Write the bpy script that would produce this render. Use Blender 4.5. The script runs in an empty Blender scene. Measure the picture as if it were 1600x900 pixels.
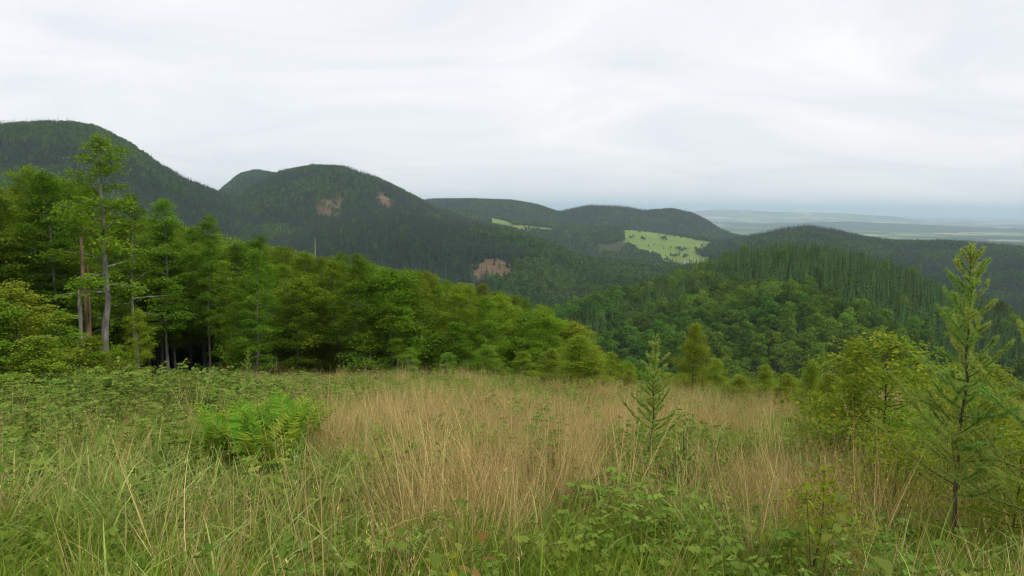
import bpy, math, random
import numpy as np
from mathutils import Matrix, Vector, Euler

random.seed(7)
RNG = np.random.default_rng(7)
SC = bpy.context.scene
COL = SC.collection

# ------------------------------------------------------------------ camera
F_PX = 1164.0                     # focal length in photo pixels (1600 wide)
PITCH = math.atan(125 / F_PX)
ROLL = math.radians(0.7)
EYE = 1.7
_cp, _sp = math.cos(PITCH), math.sin(PITCH)
CF = np.array([0, _cp, -_sp]); _r0 = np.array([1., 0, 0]); _u0 = np.array([0, _sp, _cp])
CR = math.cos(ROLL) * _r0 + math.sin(ROLL) * _u0
CU = -math.sin(ROLL) * _r0 + math.cos(ROLL) * _u0
cam = bpy.data.cameras.new('camera')
cam.sensor_fit = 'HORIZONTAL'; cam.angle = 2 * math.atan(800 / F_PX)
cam.clip_start = 0.05; cam.clip_end = 200000
camo = bpy.data.objects.new('camera', cam); COL.objects.link(camo)
camo.matrix_world = Matrix(((CR[0], CU[0], -CF[0], 0), (CR[1], CU[1], -CF[1], 0), (CR[2], CU[2], -CF[2], EYE), (0, 0, 0, 1)))
SC.camera = camo

# ------------------------------------------------------------------ sky, sun, exposure
SUN_EL, SUN_AZ = math.radians(48), math.radians(125)    # azimuth clockwise from +y (view direction)
W = bpy.data.worlds.new('World'); SC.world = W; W.use_nodes = True
nt = W.node_tree; nt.nodes.clear()
def N(t, typ, **kw):
    n = t.nodes.new(typ)
    for k, v in kw.items(): setattr(n, k, v)
    return n
def math_node(t, op, a, b=None, c=None):
    n = N(t, 'ShaderNodeMath', operation=op)
    for i, v in enumerate((a, b, c)):
        if v is None: continue
        if isinstance(v, (int, float)): n.inputs[i].default_value = v
        else: t.links.new(v, n.inputs[i])
    return n.outputs[0]
sky = N(nt, 'ShaderNodeTexSky', sky_type='NISHITA', sun_disc=False)
sky.sun_elevation = SUN_EL; sky.sun_rotation = SUN_AZ; sky.air_density = 1.0; sky.dust_density = 2.0
tc = N(nt, 'ShaderNodeTexCoord'); sep = N(nt, 'ShaderNodeSeparateXYZ'); nt.links.new(tc.outputs['Generated'], sep.inputs[0])
zz = math_node(nt, 'MAXIMUM', math_node(nt, 'ADD', sep.outputs[2], 0.22), 0.05)
cx = math_node(nt, 'DIVIDE', sep.outputs[0], zz); cy = math_node(nt, 'DIVIDE', sep.outputs[1], zz)
comb = N(nt, 'ShaderNodeCombineXYZ'); nt.links.new(cx, comb.inputs[0]); nt.links.new(cy, comb.inputs[1])
mp = N(nt, 'ShaderNodeMapping'); mp.inputs['Scale'].default_value = (1.0, 1.5, 1); mp.inputs['Rotation'].default_value = (0, 0, 0.5)
nt.links.new(comb.outputs[0], mp.inputs[0])
n1 = N(nt, 'ShaderNodeTexNoise'); n1.inputs['Scale'].default_value = 0.9; n1.inputs['Detail'].default_value = 7; n1.inputs['Roughness'].default_value = 0.56; n1.inputs['Distortion'].default_value = 0.9
nt.links.new(mp.outputs[0], n1.inputs['Vector'])
cr = N(nt, 'ShaderNodeValToRGB')
cr.color_ramp.elements[0].position = 0.30; cr.color_ramp.elements[0].color = (6.9, 7.15, 7.55, 1)
cr.color_ramp.elements[1].position = 0.68; cr.color_ramp.elements[1].color = (8.7, 8.55, 8.45, 1)
nt.links.new(n1.outputs['Fac'], cr.inputs[0])
mixs = N(nt, 'ShaderNodeMix', data_type='RGBA'); mixs.inputs[0].default_value = 0.90
nt.links.new(sky.outputs[0], mixs.inputs[6]); nt.links.new(cr.outputs[0], mixs.inputs[7])
bg = N(nt, 'ShaderNodeBackground'); bg.inputs[1].default_value = 0.115
nt.links.new(mixs.outputs[2], bg.inputs[0])
wo = N(nt, 'ShaderNodeOutputWorld'); nt.links.new(bg.outputs[0], wo.inputs[0])
sl = bpy.data.lights.new('sun', 'SUN'); sl.energy = 1.5; sl.angle = math.radians(12); sl.color = (1, 0.96, 0.9)
so = bpy.data.objects.new('sun', sl); COL.objects.link(so)
sd = Vector((math.sin(SUN_AZ) * math.cos(SUN_EL), math.cos(SUN_AZ) * math.cos(SUN_EL), math.sin(SUN_EL)))
so.rotation_euler = sd.to_track_quat('Z', 'Y').to_euler(); so.location = (30, -30, 60)
vs = SC.view_settings
vs.view_transform = 'Standard'; vs.look = 'None'; vs.exposure = 0.15; vs.gamma = 1.0; vs.use_curve_mapping = False
SC.render.engine = 'CYCLES'
cy_ = SC.cycles
cy_.max_bounces = 8; cy_.diffuse_bounces = 3; cy_.glossy_bounces = 1; cy_.transmission_bounces = 3; cy_.volume_bounces = 6
cy_.use_denoising = True; cy_.denoising_prefilter = 'ACCURATE'; cy_.denoising_input_passes = 'RGB_ALBEDO_NORMAL'; cy_.denoiser = 'OPENIMAGEDENOISE'
cy_.filter_width = 1.15
cy_.caustics_reflective = False; cy_.caustics_refractive = False

# ------------------------------------------------------------------ helpers: pixels, noise, meshes
def pix_dir(px, py):
    d = CF + (px - 800) / F_PX * CR + (450 - py) / F_PX * CU
    return d
def pix_ang(px, py):
    d = pix_dir(px, py)
    return math.atan2(d[0], d[1]), d[2] / math.hypot(d[0], d[1])
def _hash(ix, iy, s):
    h = (ix.astype(np.int64) * 374761393 + iy.astype(np.int64) * 668265263 + s * 1442695041) & 0x7fffffff
    h = ((h ^ (h >> 13)) * 1274126177) & 0x7fffffff
    return ((h ^ (h >> 16)) & 0xffff) / 65535.0
def vnoise(x, y, s=0):
    x = np.asarray(x, float); y = np.asarray(y, float)
    ix = np.floor(x); iy = np.floor(y); fx = x - ix; fy = y - iy
    fx = fx * fx * (3 - 2 * fx); fy = fy * fy * (3 - 2 * fy)
    a = _hash(ix, iy, s); b = _hash(ix + 1, iy, s); c = _hash(ix, iy + 1, s); d = _hash(ix + 1, iy + 1, s)
    return (a * (1 - fx) + b * fx) * (1 - fy) + (c * (1 - fx) + d * fx) * fy
def fbm(x, y, s=0, o=4):
    t = 0; a = 0.5; n = 0
    for i in range(o):
        t = t + a * vnoise(x * 2 ** i, y * 2 ** i, s + i * 17); n += a; a *= 0.5
    return t / n
def sstep(a, b, x):
    t = np.clip((np.asarray(x, float) - a) / (b - a), 0, 1); return t * t * (3 - 2 * t)

def new_mesh(name, V, quads=None, tris=None, mats=(), qmat=None, tmat=None, tint=None, smooth=False):
    """one mesh from numpy arrays; tint = float per face (quads first, then tris)"""
    V = np.asarray(V, np.float32).reshape(-1, 3)
    quads = np.zeros((0, 4), np.int32) if quads is None else np.asarray(quads, np.int32).reshape(-1, 4)
    tris = np.zeros((0, 3), np.int32) if tris is None else np.asarray(tris, np.int32).reshape(-1, 3)
    me = bpy.data.meshes.new(name)
    nq, ntr = len(quads), len(tris)
    me.vertices.add(len(V)); me.vertices.foreach_set('co', V.ravel())
    me.loops.add(nq * 4 + ntr * 3)
    me.loops.foreach_set('vertex_index', np.concatenate([quads.ravel(), tris.ravel()]))
    me.polygons.add(nq + ntr)
    ls = np.concatenate([np.arange(nq) * 4, nq * 4 + np.arange(ntr) * 3])
    me.polygons.foreach_set('loop_start', ls.astype(np.int32))
    for m in mats: me.materials.append(m)
    if qmat is not None or tmat is not None:
        mi = np.concatenate([np.zeros(nq, np.int32) if qmat is None else np.asarray(qmat, np.int32), np.zeros(ntr, np.int32) if tmat is None else np.asarray(tmat, np.int32)])
        me.polygons.foreach_set('material_index', mi)
    me.polygons.foreach_set('use_smooth', np.full(nq + ntr, smooth))
    if tint is not None:
        at = me.attributes.new('tint', 'FLOAT', 'FACE'); at.data.foreach_set('value', np.asarray(tint, np.float32))
    me.update(calc_edges=True); me.validate()
    return me

class MB:
    """collects quads and triangles with a material slot and a tint per face"""
    def __init__(s): s.V = []; s.n = 0; s.Q = []; s.T = []; s.qm = []; s.tm = []; s.qt = []; s.tt = []
    def add(s, V, Q=None, T=None, mat=0, tint=0.5):
        V = np.asarray(V, float).reshape(-1, 3)
        for F, L, M, Tt in ((Q, s.Q, s.qm, s.qt), (T, s.T, s.tm, s.tt)):
            if F is None: continue
            F = np.asarray(F, int); L.append(F + s.n); M.append(np.full(len(F), mat)); Tt.append(np.broadcast_to(np.asarray(tint, float), (len(F),)))
        s.V.append(V); s.n += len(V)
    def mesh(s, name, mats, smooth=False):
        cat = lambda L, w: np.concatenate(L) if L else np.zeros((0, w), int) if w > 1 else np.zeros(0)
        return new_mesh(name, np.concatenate(s.V), cat(s.Q, 4), cat(s.T, 3), mats, cat(s.qm, 1), cat(s.tm, 1), np.concatenate([cat(s.qt, 1), cat(s.tt, 1)]), smooth)

def norm(v): return v / np.maximum(np.linalg.norm(v, axis=-1, keepdims=True), 1e-9)
def add_tube(mb, P, R, k=6, mat=0, tint=0.5):
    P = np.asarray(P, float); n = len(P); R = np.broadcast_to(np.asarray(R, float), (n,))
    D = norm(np.gradient(P, axis=0))
    ref = np.array([0, 0, 1.]) if abs(D[0][2]) < 0.9 else np.array([1., 0, 0])
    A = norm(np.cross(D, ref)); B = np.cross(D, A)
    a = np.arange(k) * 2 * math.pi / k
    V = (P[:, None, :] + R[:, None, None] * (np.cos(a)[None, :, None] * A[:, None, :] + np.sin(a)[None, :, None] * B[:, None, :])).reshape(-1, 3)
    i = np.arange(n - 1)[:, None] * k + np.arange(k)[None, :]; j = np.arange(n - 1)[:, None] * k + (np.arange(k)[None, :] + 1) % k
    mb.add(V, Q=np.stack([i, j, j + k, i + k], -1).reshape(-1, 4), mat=mat, tint=tint)
def add_leaves(mb, P, Nn, size, rng, aspect=0.62, mat=0, tint=None, dirs=None, fold=0.12):
    """leaf-shaped kites: base, side, tip, side"""
    P = np.asarray(P, float); n = len(P)
    if n == 0: return
    Nn = norm(np.asarray(Nn, float))
    d = rng.normal(size=(n, 3)) if dirs is None else np.asarray(dirs, float)
    d = norm(d - (d * Nn).sum(1, keepdims=True) * Nn)
    sdir = np.cross(Nn, d)
    L = (np.asarray(size) * np.ones(n))[:, None]
    V = np.stack([P - d * L * .5, P + sdir * L * aspect * .5 + Nn * L * fold, P + d * L * .5, P - sdir * L * aspect * .5 + Nn * L * fold], 1).reshape(-1, 3)
    Q = np.arange(n)[:, None] * 4 + np.arange(4)[None, :]
    mb.add(V, Q=Q, mat=mat, tint=rng.random(n) if tint is None else tint)
def add_ribbons(mb, base, d0, length, width, bend, rng, seg=4, mat=0, tint=None):
    """grass blades: base (n,3), d0 start direction, bend = how far the tip droops"""
    n = len(base); t = np.linspace(0, 1, seg + 1)
    side = norm(np.cross(d0, rng.normal(size=(n, 3))))
    hz = norm(np.stack([d0[:, 0], d0[:, 1], np.zeros(n)], 1) + 1e-6)
    P = base[:, None, :] + length[:, None, None] * (d0[:, None, :] * t[None, :, None] + bend[:, None, None] * (hz[:, None, :] * 0.8 - np.array([0, 0, 1.]) * 1.0) * (t ** 2.2)[None, :, None])
    w = width[:, None] * np.maximum(1 - t ** 2.5, 0.06)[None, :] * 0.5
    A = P - side[:, None, :] * w[..., None]; B = P + side[:, None, :] * w[..., None]
    V = np.stack([A, B], 2).reshape(-1, 3)
    i = (np.arange(n)[:, None] * (seg + 1) + np.arange(seg)[None, :]) * 2
    Q = np.stack([i, i + 1, i + 3, i + 2], -1).reshape(-1, 4)
    tn = np.repeat(rng.random(n) if tint is None else tint, seg)
    mb.add(V, Q=Q, mat=mat, tint=tn)
    return P[:, -1]

def link(name, data, parent=None, loc=(0, 0, 0), rot=(0, 0, 0), scale=1.0):
    o = bpy.data.objects.new(name, data); COL.objects.link(o); o.parent = parent
    o.location = loc; o.rotation_euler = rot
    o.scale = (scale,) * 3 if isinstance(scale, (int, float)) else scale
    return o
def tag(o, label=None, category=None, group=None, kind=None):
    if label: o['label'] = label
    if category: o['category'] = category
    if group: o['group'] = group
    if kind: o['kind'] = kind
    return o

# ------------------------------------------------------------------ materials
def mat_leaf(name, c0, c1, transl=0.3, rough=0.55, spec=0.04, var=0.25, patch=None, huevar=0.03):
    """foliage: colour between c0 and c1 leaf by leaf, each plant a little different, some light passes through"""
    m = bpy.data.materials.new(name); m.use_nodes = True; t = m.node_tree; t.nodes.clear()
    at = N(t, 'ShaderNodeAttribute', attribute_name='tint')
    mx = N(t, 'ShaderNodeMix', data_type='RGBA'); mx.inputs[6].default_value = (*c0, 1); mx.inputs[7].default_value = (*c1, 1)
    t.links.new(at.outputs['Fac'], mx.inputs[0])
    oi = N(t, 'ShaderNodeObjectInfo')
    hsv = N(t, 'ShaderNodeHueSaturation')
    t.links.new(math_node(t, 'MULTIPLY_ADD', oi.outputs['Random'], 2 * huevar, 0.5 - huevar), hsv.inputs['Hue'])
    rnd2 = math_node(t, 'FRACT', math_node(t, 'MULTIPLY', oi.outputs['Random'], 37.7))
    t.links.new(math_node(t, 'MULTIPLY_ADD', rnd2, 2 * var, 1 - var), hsv.inputs['Value'])
    src = mx.outputs[2]
    if patch:
        c2, sc = patch
        nz = N(t, 'ShaderNodeTexNoise'); nz.inputs['Scale'].default_value = sc; nz.inputs['Detail'].default_value = 3
        t.links.new(oi.outputs['Location'], nz.inputs['Vector'])
        rp = N(t, 'ShaderNodeValToRGB'); rp.color_ramp.elements[0].position = 0.42; rp.color_ramp.elements[1].position = 0.62
        t.links.new(nz.outputs['Fac'], rp.inputs[0])
        mp_ = N(t, 'ShaderNodeMix', data_type='RGBA'); mp_.inputs[7].default_value = (*c2, 1)
        t.links.new(math_node(t, 'MULTIPLY', rp.outputs[0], 0.75), mp_.inputs[0]); t.links.new(src, mp_.inputs[6]); src = mp_.outputs[2]
    t.links.new(src, hsv.inputs['Color'])
    p = N(t, 'ShaderNodeBsdfPrincipled'); p.inputs['Roughness'].default_value = rough; p.inputs['Specular IOR Level'].default_value = spec
    t.links.new(hsv.outputs[0], p.inputs['Base Color'])
    o = N(t, 'ShaderNodeOutputMaterial')
    if transl > 0:
        tr = N(t, 'ShaderNodeBsdfTranslucent'); t.links.new(hsv.outputs[0], tr.inputs[0])
        ms = N(t, 'ShaderNodeMixShader'); ms.inputs[0].default_value = transl
        t.links.new(p.outputs[0], ms.inputs[1]); t.links.new(tr.outputs[0], ms.inputs[2]); t.links.new(ms.outputs[0], o.inputs[0])
    else: t.links.new(p.outputs[0], o.inputs[0])
    return m
def mat_bark(name, c0, c1, scale=3.0, stretch=0.25):
    m = bpy.data.materials.new(name); m.use_nodes = True; t = m.node_tree
    p = t.nodes['Principled BSDF']; p.inputs['Roughness'].default_value = 0.9; p.inputs['Specular IOR Level'].default_value = 0.1
    g = N(t, 'ShaderNodeTexCoord'); mp_ = N(t, 'ShaderNodeMapping'); mp_.inputs['Scale'].default_value = (1, 1, stretch); t.links.new(g.outputs['Object'], mp_.inputs[0])
    nz = N(t, 'ShaderNodeTexNoise'); nz.inputs['Scale'].default_value = scale; nz.inputs['Detail'].default_value = 6; t.links.new(mp_.outputs[0], nz.inputs['Vector'])
    rp = N(t, 'ShaderNodeValToRGB'); rp.color_ramp.elements[0].position = 0.35; rp.color_ramp.elements[1].position = 0.65
    rp.color_ramp.elements[0].color = (*c0, 1); rp.color_ramp.elements[1].color = (*c1, 1)
    t.links.new(nz.outputs['Fac'], rp.inputs[0]); t.links.new(rp.outputs[0], p.inputs['Base Color'])
    b = N(t, 'ShaderNodeBump'); b.inputs['Strength'].default_value = 0.6; b.inputs['Distance'].default_value = 0.03
    t.links.new(nz.outputs['Fac'], b.inputs['Height']); t.links.new(b.outputs[0], p.inputs['Normal'])
    return m
def mat_plain(name, c, rough=0.8):
    m = bpy.data.materials.new(name); m.use_nodes = True; p = m.node_tree.nodes['Principled BSDF']
    t = m.node_tree; nz = N(t, 'ShaderNodeTexNoise'); nz.inputs['Scale'].default_value = 1.5; nz.inputs['Detail'].default_value = 5
    mx = N(t, 'ShaderNodeMix', data_type='RGBA'); mx.inputs[6].default_value = (*[v * .8 for v in c], 1); mx.inputs[7].default_value = (*[min(v * 1.15, .9) for v in c], 1)
    g = N(t, 'ShaderNodeTexCoord'); t.links.new(g.outputs['Object'], nz.inputs['Vector'])
    t.links.new(nz.outputs['Fac'], mx.inputs[0]); t.links.new(mx.outputs[2], p.inputs['Base Color']); p.inputs['Roughness'].default_value = rough
    return m

M_BEECH = mat_leaf('beech_leaf', (0.095, 0.195, 0.012), (0.24, 0.36, 0.024), 0.48, var=0.28, huevar=0.02, patch=((0.22, 0.31, 0.02), 0.03))
M_BUSH = mat_leaf('bush_leaf', (0.17, 0.27, 0.018), (0.30, 0.40, 0.035), 0.42, var=0.15)
M_BIRCH = mat_leaf('birch_leaf', (0.20, 0.28, 0.02), (0.34, 0.41, 0.035), 0.42, var=0.12, huevar=0.012)
M_YELLOW = mat_leaf('yellowing_leaf', (0.14, 0.26, 0.02), (0.40, 0.39, 0.03), 0.35, var=0.1)
M_DEC = mat_leaf('broadleaf_canopy', (0.045, 0.130, 0.010), (0.130, 0.245, 0.018), 0.25, var=0.38, huevar=0.015, patch=((0.155, 0.24, 0.018), 0.008))
M_SPR = mat_leaf('spruce_needles', (0.038, 0.098, 0.018), (0.095, 0.180, 0.032), 0.1, var=0.4, huevar=0.02)
M_SPRF = mat_leaf('haze_tinted_spruce', (0.014, 0.046, 0.027), (0.042, 0.090, 0.050), 0.1, var=0.4, huevar=0.02)  # far spruces: blue of distance haze put into the needle colour
M_DECF = mat_leaf('haze_tinted_broadleaf', (0.028, 0.082, 0.022), (0.082, 0.155, 0.036), 0.2, var=0.38, huevar=0.015, patch=((0.10, 0.17, 0.034), 0.006))  # far broadleaf trees: duller, bluer leaf colour with distance haze painted in
M_LARCH = mat_leaf('larch_needles', (0.28, 0.40, 0.06), (0.46, 0.58, 0.14), 0.45, var=0.05)
M_GRASS = mat_leaf('green_grass_blade', (0.12, 0.21, 0.016), (0.29, 0.38, 0.045), 0.35, var=0.2, huevar=0.015)
M_DRY = mat_leaf('dry_grass_stem', (0.34, 0.235, 0.075), (0.78, 0.61, 0.27), 0.2, var=0.2, huevar=0.012)
M_BRAM = mat_leaf('bramble_leaf', (0.10, 0.185, 0.018), (0.26, 0.35, 0.06), 0.3, var=0.2, huevar=0.02)
M_FERN = mat_leaf('fern_frond', (0.15, 0.28, 0.02), (0.27, 0.42, 0.035), 0.35, var=0.12)
M_BROAD = mat_leaf('large_leaf', (0.14, 0.20, 0.03), (0.24, 0.27, 0.05), 0.35, var=0.2, huevar=0.03)
M_RUST = mat_leaf('rusty_leaf', (0.20, 0.12, 0.03), (0.30, 0.22, 0.05), 0.3, var=0.2, huevar=0.03)
M_BARK = mat_bark('beech_bark', (0.13, 0.12, 0.10), (0.30, 0.29, 0.26), 4)
M_BARKD = mat_bark('dark_bark', (0.06, 0.042, 0.028), (0.17, 0.12, 0.08), 5)
M_SNAG = mat_bark('rotten_wood', (0.09, 0.055, 0.03), (0.34, 0.23, 0.14), 3, 0.12)
M_DEADG = mat_bark('bleached_deadwood', (0.15, 0.13, 0.10), (0.36, 0.32, 0.26), 6)

# ------------------------------------------------------------------ terrain as a function of bearing and distance
TH = np.radians(np.arange(-75, 75.01, 0.1))
def curve(pts, taper, smooth=5):
    """pts: [(px, py, D)] -> D(theta), tan e(theta), weight(theta)"""
    a = [pix_ang(p[0], p[1]) for p in pts]
    th = np.array([q[0] for q in a]); te = np.array([q[1] for q in a]); D = np.array([p[2] for p in pts], float)
    k = np.ones(smooth) / smooth
    sm = lambda v: np.convolve(np.pad(v, smooth // 2, 'edge'), k, 'valid')
    w = np.clip(1 - np.maximum(th[0] - TH, TH - th[-1]) / math.radians(taper), 0, 1); w = w * w * (3 - 2 * w)
    return sm(np.interp(TH, th, D)), sm(np.interp(TH, th, te)), w
HILLS = {}
def hill(name, pts, Wf, Wb, foot, tree, taper=6, rough=1.0):
    D, te, w = curve(pts, taper)
    zc = EYE + D * te - tree
    HILLS[name] = dict(D=D, zc=foot + (zc - foot) * w, Wf=Wf, Wb=Wb, foot=foot, rough=rough, w=w)
hill('knoll', [(868, 500, 560), (900, 487, 600), (940, 470, 640), (1000, 446, 700), (1080, 416, 760), (1150, 396, 800), (1200, 385, 810), (1260, 382, 810), (1320, 390, 800), (1400, 415, 780), (1480, 452, 750), (1550, 480, 720), (1600, 498, 690), (1700, 535, 650), (1800, 570, 620)], 880, 430, -150, 15)
hill('middle_ridge', [(360, 400, 1750), (430, 372, 1750), (500, 352, 1720), (560, 338, 1700), (620, 334, 1700), (700, 345, 1680), (760, 352, 1650), (810, 362, 1620), (860, 378, 1600), (900, 397, 1580), (960, 412, 1500), (1030, 428, 1450), (1080, 445, 1400)], 850, 500, -150, 19)
hill('round_hill', [(290, 360, 2500), (330, 330, 2550), (360, 312, 2600), (400, 287, 2650), (440, 266, 2700), (490, 257, 2700), (540, 260, 2700), (590, 277, 2700), (640, 301, 2700), (680, 322, 2700), (720, 336, 2700), (780, 352, 2700)], 1000, 900, -110, 20)
hill('far_peak', [(330, 310, 3700), (350, 290, 3700), (375, 270, 3700), (400, 264, 3700), (430, 269, 3700), (470, 285, 3700)], 1100, 900, -100, 20, 5)
hill('left_hill', [(-350, 290, 2200), (-200, 225, 2200), (-80, 198, 2200), (0, 193, 2200), (60, 190, 2200), (110, 190, 2200), (150, 197, 2200), (200, 221, 2200), (250, 256, 2250), (290, 279, 2300), (340, 298, 2400), (400, 320, 2500)], 1100, 900, -110, 20, 8)
hill('back_ridge', [(560, 330, 4300), (640, 314, 4300), (680, 309, 4300), (740, 309, 4300), (800, 311, 4300), (840, 318, 4300), (875, 330, 4300)], 1000, 900, -170, 22, 3)
hill('wooded_ridge', [(850, 336, 4400), (880, 327, 4400), (920, 319, 4400), (975, 321, 4400), (1010, 327, 4400), (1050, 324, 4400), (1080, 330, 4400), (1105, 342, 4400), (1125, 356, 4300), (1150, 366, 4200)], 1000, 900, -180, 22, 3)
hill('pasture_hill', [(700, 330, 3300), (740, 336, 3300), (800, 347, 3300), (880, 354, 3300), (960, 358, 3300), (1000, 361, 3250), (1060, 369, 3200), (1115, 379, 3100), (1160, 392, 3000)], 1000, 700, -180, 0, 5)
hill('right_ridge', [(1090, 390, 2700), (1130, 374, 2700), (1190, 363, 2700), (1225, 355, 2700), (1260, 351, 2700), (1300, 356, 2700), (1350, 368, 2700), (1400, 374, 2700), (1480, 374, 2700), (1540, 378, 2700), (1600, 383, 2700), (1750, 395, 2700), (1900, 410, 2700)], 1250, 900, -205, 22, 6)
hill('plain_ridge', [(1150, 352, 15000), (1200, 350, 15000), (1270, 347, 15000), (1330, 346, 15000), (1400, 350, 15000), (1500, 355, 15000), (1600, 358, 15000), (1800, 364, 15000)], 1500, 2500, -280, 0, 5, 0.2)
hill('distant_hills', [(1060, 333, 27000), (1095, 330, 27000), (1130, 327, 27000), (1165, 328, 27000), (1200, 331, 27000), (1240, 331.5, 27000), (1290, 333, 27000), (1380, 337, 27000)], 4000, 8000, -280, 0, 4, 0.1)
NAMES = list(HILLS)
def home_z(x, y):
    th = np.arctan2(x, np.maximum(y, 1e-6)); th = np.where(y <= 0, np.sign(x) * 1.57, th)
    r = np.hypot(x, y)
    k = np.interp(np.degrees(th), [-60, -34, -20, -10, -4, 5, 15, 40], [0.0, 0.015, 0.05, 0.10, 0.14, 0.24, 0.28, 0.28])
    sp = 9 * np.log1p(np.exp(np.clip((y - 47) / 9, -40, 40)))
    front = -0.19 * y - 0.028 * x + 0.075 * np.minimum(x + 3, 0) * sstep(0, 12, y) - k * sp
    back = 11.4 * (1 - np.exp(np.minimum(y, 0) / 60)) - 0.028 * x
    z = np.where(y > 0, front, back) - 0.0003 * np.maximum(r - 160, 0) ** 2
    return z + (fbm(x * 0.22, y * 0.22, 5) - 0.5) * 0.35 + (fbm(x * 0.05, y * 0.05, 9) - 0.5) * 0.8 * sstep(4, 20, r)
def terrain(theta, r, which=False):
    theta, r = np.broadcast_arrays(np.asarray(theta, float), np.asarray(r, float))
    x = r * np.sin(theta); y = r * np.cos(theta)
    deg = np.degrees(theta)
    floor = np.interp(r, [0, 1200, 2500, 4000, 5500, 7500, 90000], [-150, -160, -175, -210, -265, -280, -280]) - 45 * sstep(14, 28, deg) * sstep(6500, 3000, r)
    floor = floor + (fbm(x / 400, y / 400, 3) - .5) * np.interp(r, [0, 3000, 8000, 20000], [10, 20, 14, 14])
    best = home_z(x, y); idx = np.full(r.shape, -1)
    def smax(a, b, k):
        h = np.clip(0.5 + 0.5 * (b - a) / k, 0, 1); return a * (1 - h) + b * h + k * h * (1 - h)
    near = sstep(60, 200, r)
    idx = np.where(floor > best, -2, idx)
    best = np.where(near > 0, smax(best, floor, 14.0), best)
    for i, nme in enumerate(NAMES):
        H = HILLS[nme]
        D = np.interp(theta, TH, H['D']); zc = np.interp(theta, TH, H['zc']); w = np.interp(theta, TH, H['w'])
        t = np.where(r < D, (D - r) / H['Wf'], (r - D) / H['Wb'])
        S = np.where(t < 1, np.cos(np.clip(t, 0, 1) * math.pi / 2) ** 2, 0)
        z = H['foot'] - 60 * (1 - w) - 40 * np.clip(t - 1, 0, 3) + (zc - H['foot']) * S
        spur = (fbm(x / 260, y / 260, 11 + i) - .5) * 2 * (4 * S * (1 - S)) * 0.24 * np.maximum(zc - H['foot'], 0)
        z = z + spur * H['rough']
        on = (t < 2.5) & (w > 0)
        idx = np.where(on & (z > best), i, idx)
        best = np.where(on, smax(best, z, 10.0), best)
    return (best, idx) if which else best
def zxy(x, y): return terrain(np.arctan2(x, y), np.hypot(x, y))

def pix_ground(px, py, rmin=1.0):
    th, te = pix_ang(px, py)
    r = np.geomspace(rmin, 60000, 9000)
    z = terrain(np.full(r.shape, th), r); hit = np.nonzero(EYE + r * te < z)[0]
    r = r[hit[0]] if len(hit) else r[-1]
    return np.array([r * math.sin(th), r * math.cos(th), float(terrain(th, r))])
def at_bearing(px, r, dx=0):
    th, _ = pix_ang(px, 450); x, y = r * math.sin(th) + dx, r * math.cos(th)
    return np.array([x, y, float(zxy(x, y))])
def inside(poly, x, y, wob=0):
    if wob: x, y = x + (fbm(x / 22, y / 22, 91) - .5) * wob, y + (fbm(x / 22, y / 22, 95) - .5) * wob * 2.2
    c = np.zeros(np.shape(x), bool); n = len(poly)
    for i in range(n):
        (x1, y1), (x2, y2) = poly[i], poly[(i + 1) % n]
        c ^= ((y1 > y) != (y2 > y)) & (x < (x2 - x1) * (y - y1) / (y2 - y1 + 1e-12) + x1)
    return c
def ground_poly(pix, rmin): return [tuple(pix_ground(px, py, rmin)[:2]) for px, py in pix]
CLEAR = [ground_poly(p, r) for p, r in (
    ([(496, 313), (510, 309), (533, 306), (536, 325), (531, 342), (497, 341)], 1900),
    ([(584, 298), (606, 301), (616, 322), (602, 326), (588, 318)], 1900),
    ([(736, 409), (770, 406), (802, 411), (806, 425), (792, 443), (745, 445), (736, 430)], 600),
    ([(800, 408), (845, 410), (892, 414), (892, 422), (845, 419), (800, 417)], 600),
    ([(935, 530), (985, 524), (985, 540), (940, 548)], 200))]
PAST = [ground_poly(p, 1900) for p in (
    [(968, 362), (1010, 362), (1070, 371), (1118, 380), (1106, 388), (1085, 392), (1112, 402), (1106, 416), (1070, 424), (1040, 420), (1030, 402), (1000, 394), (978, 378)],
    [(752, 338), (772, 341), (800, 351), (862, 356), (866, 364), (800, 360), (768, 354)],
    [(1112, 385), (1150, 388), (1148, 396), (1118, 392)])]

# polar grid
rr = np.concatenate([np.linspace(0.4, 12, 30), np.geomspace(12.5, 300, 90), np.geomspace(304, 20000, 350), np.geomspace(20600, 90000, 40)])
tt = np.radians(np.concatenate([np.arange(-180, -46, 4), np.arange(-46, 46.01, 0.2), np.arange(50, 180.1, 4)]))
TG, RG = np.meshgrid(tt, rr, indexing='ij')
ZG, IG = terrain(TG, RG, True)
XG, YG = RG * np.sin(TG), RG * np.cos(TG)
plain_wood = (fbm(XG / 1500, YG / 600, 71, 4) > 0.55) & (RG > 6500)
ZG = ZG + np.where(plain_wood, 14.0, 0)
clear_at = np.zeros(RG.shape); past_at = np.zeros(RG.shape)
for p in CLEAR: clear_at[inside(p, XG, YG, 45)] = 1
for p in PAST: past_at[inside(p, XG, YG, 14)] = 1
wood_at = plain_wood.astype(float)

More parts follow.
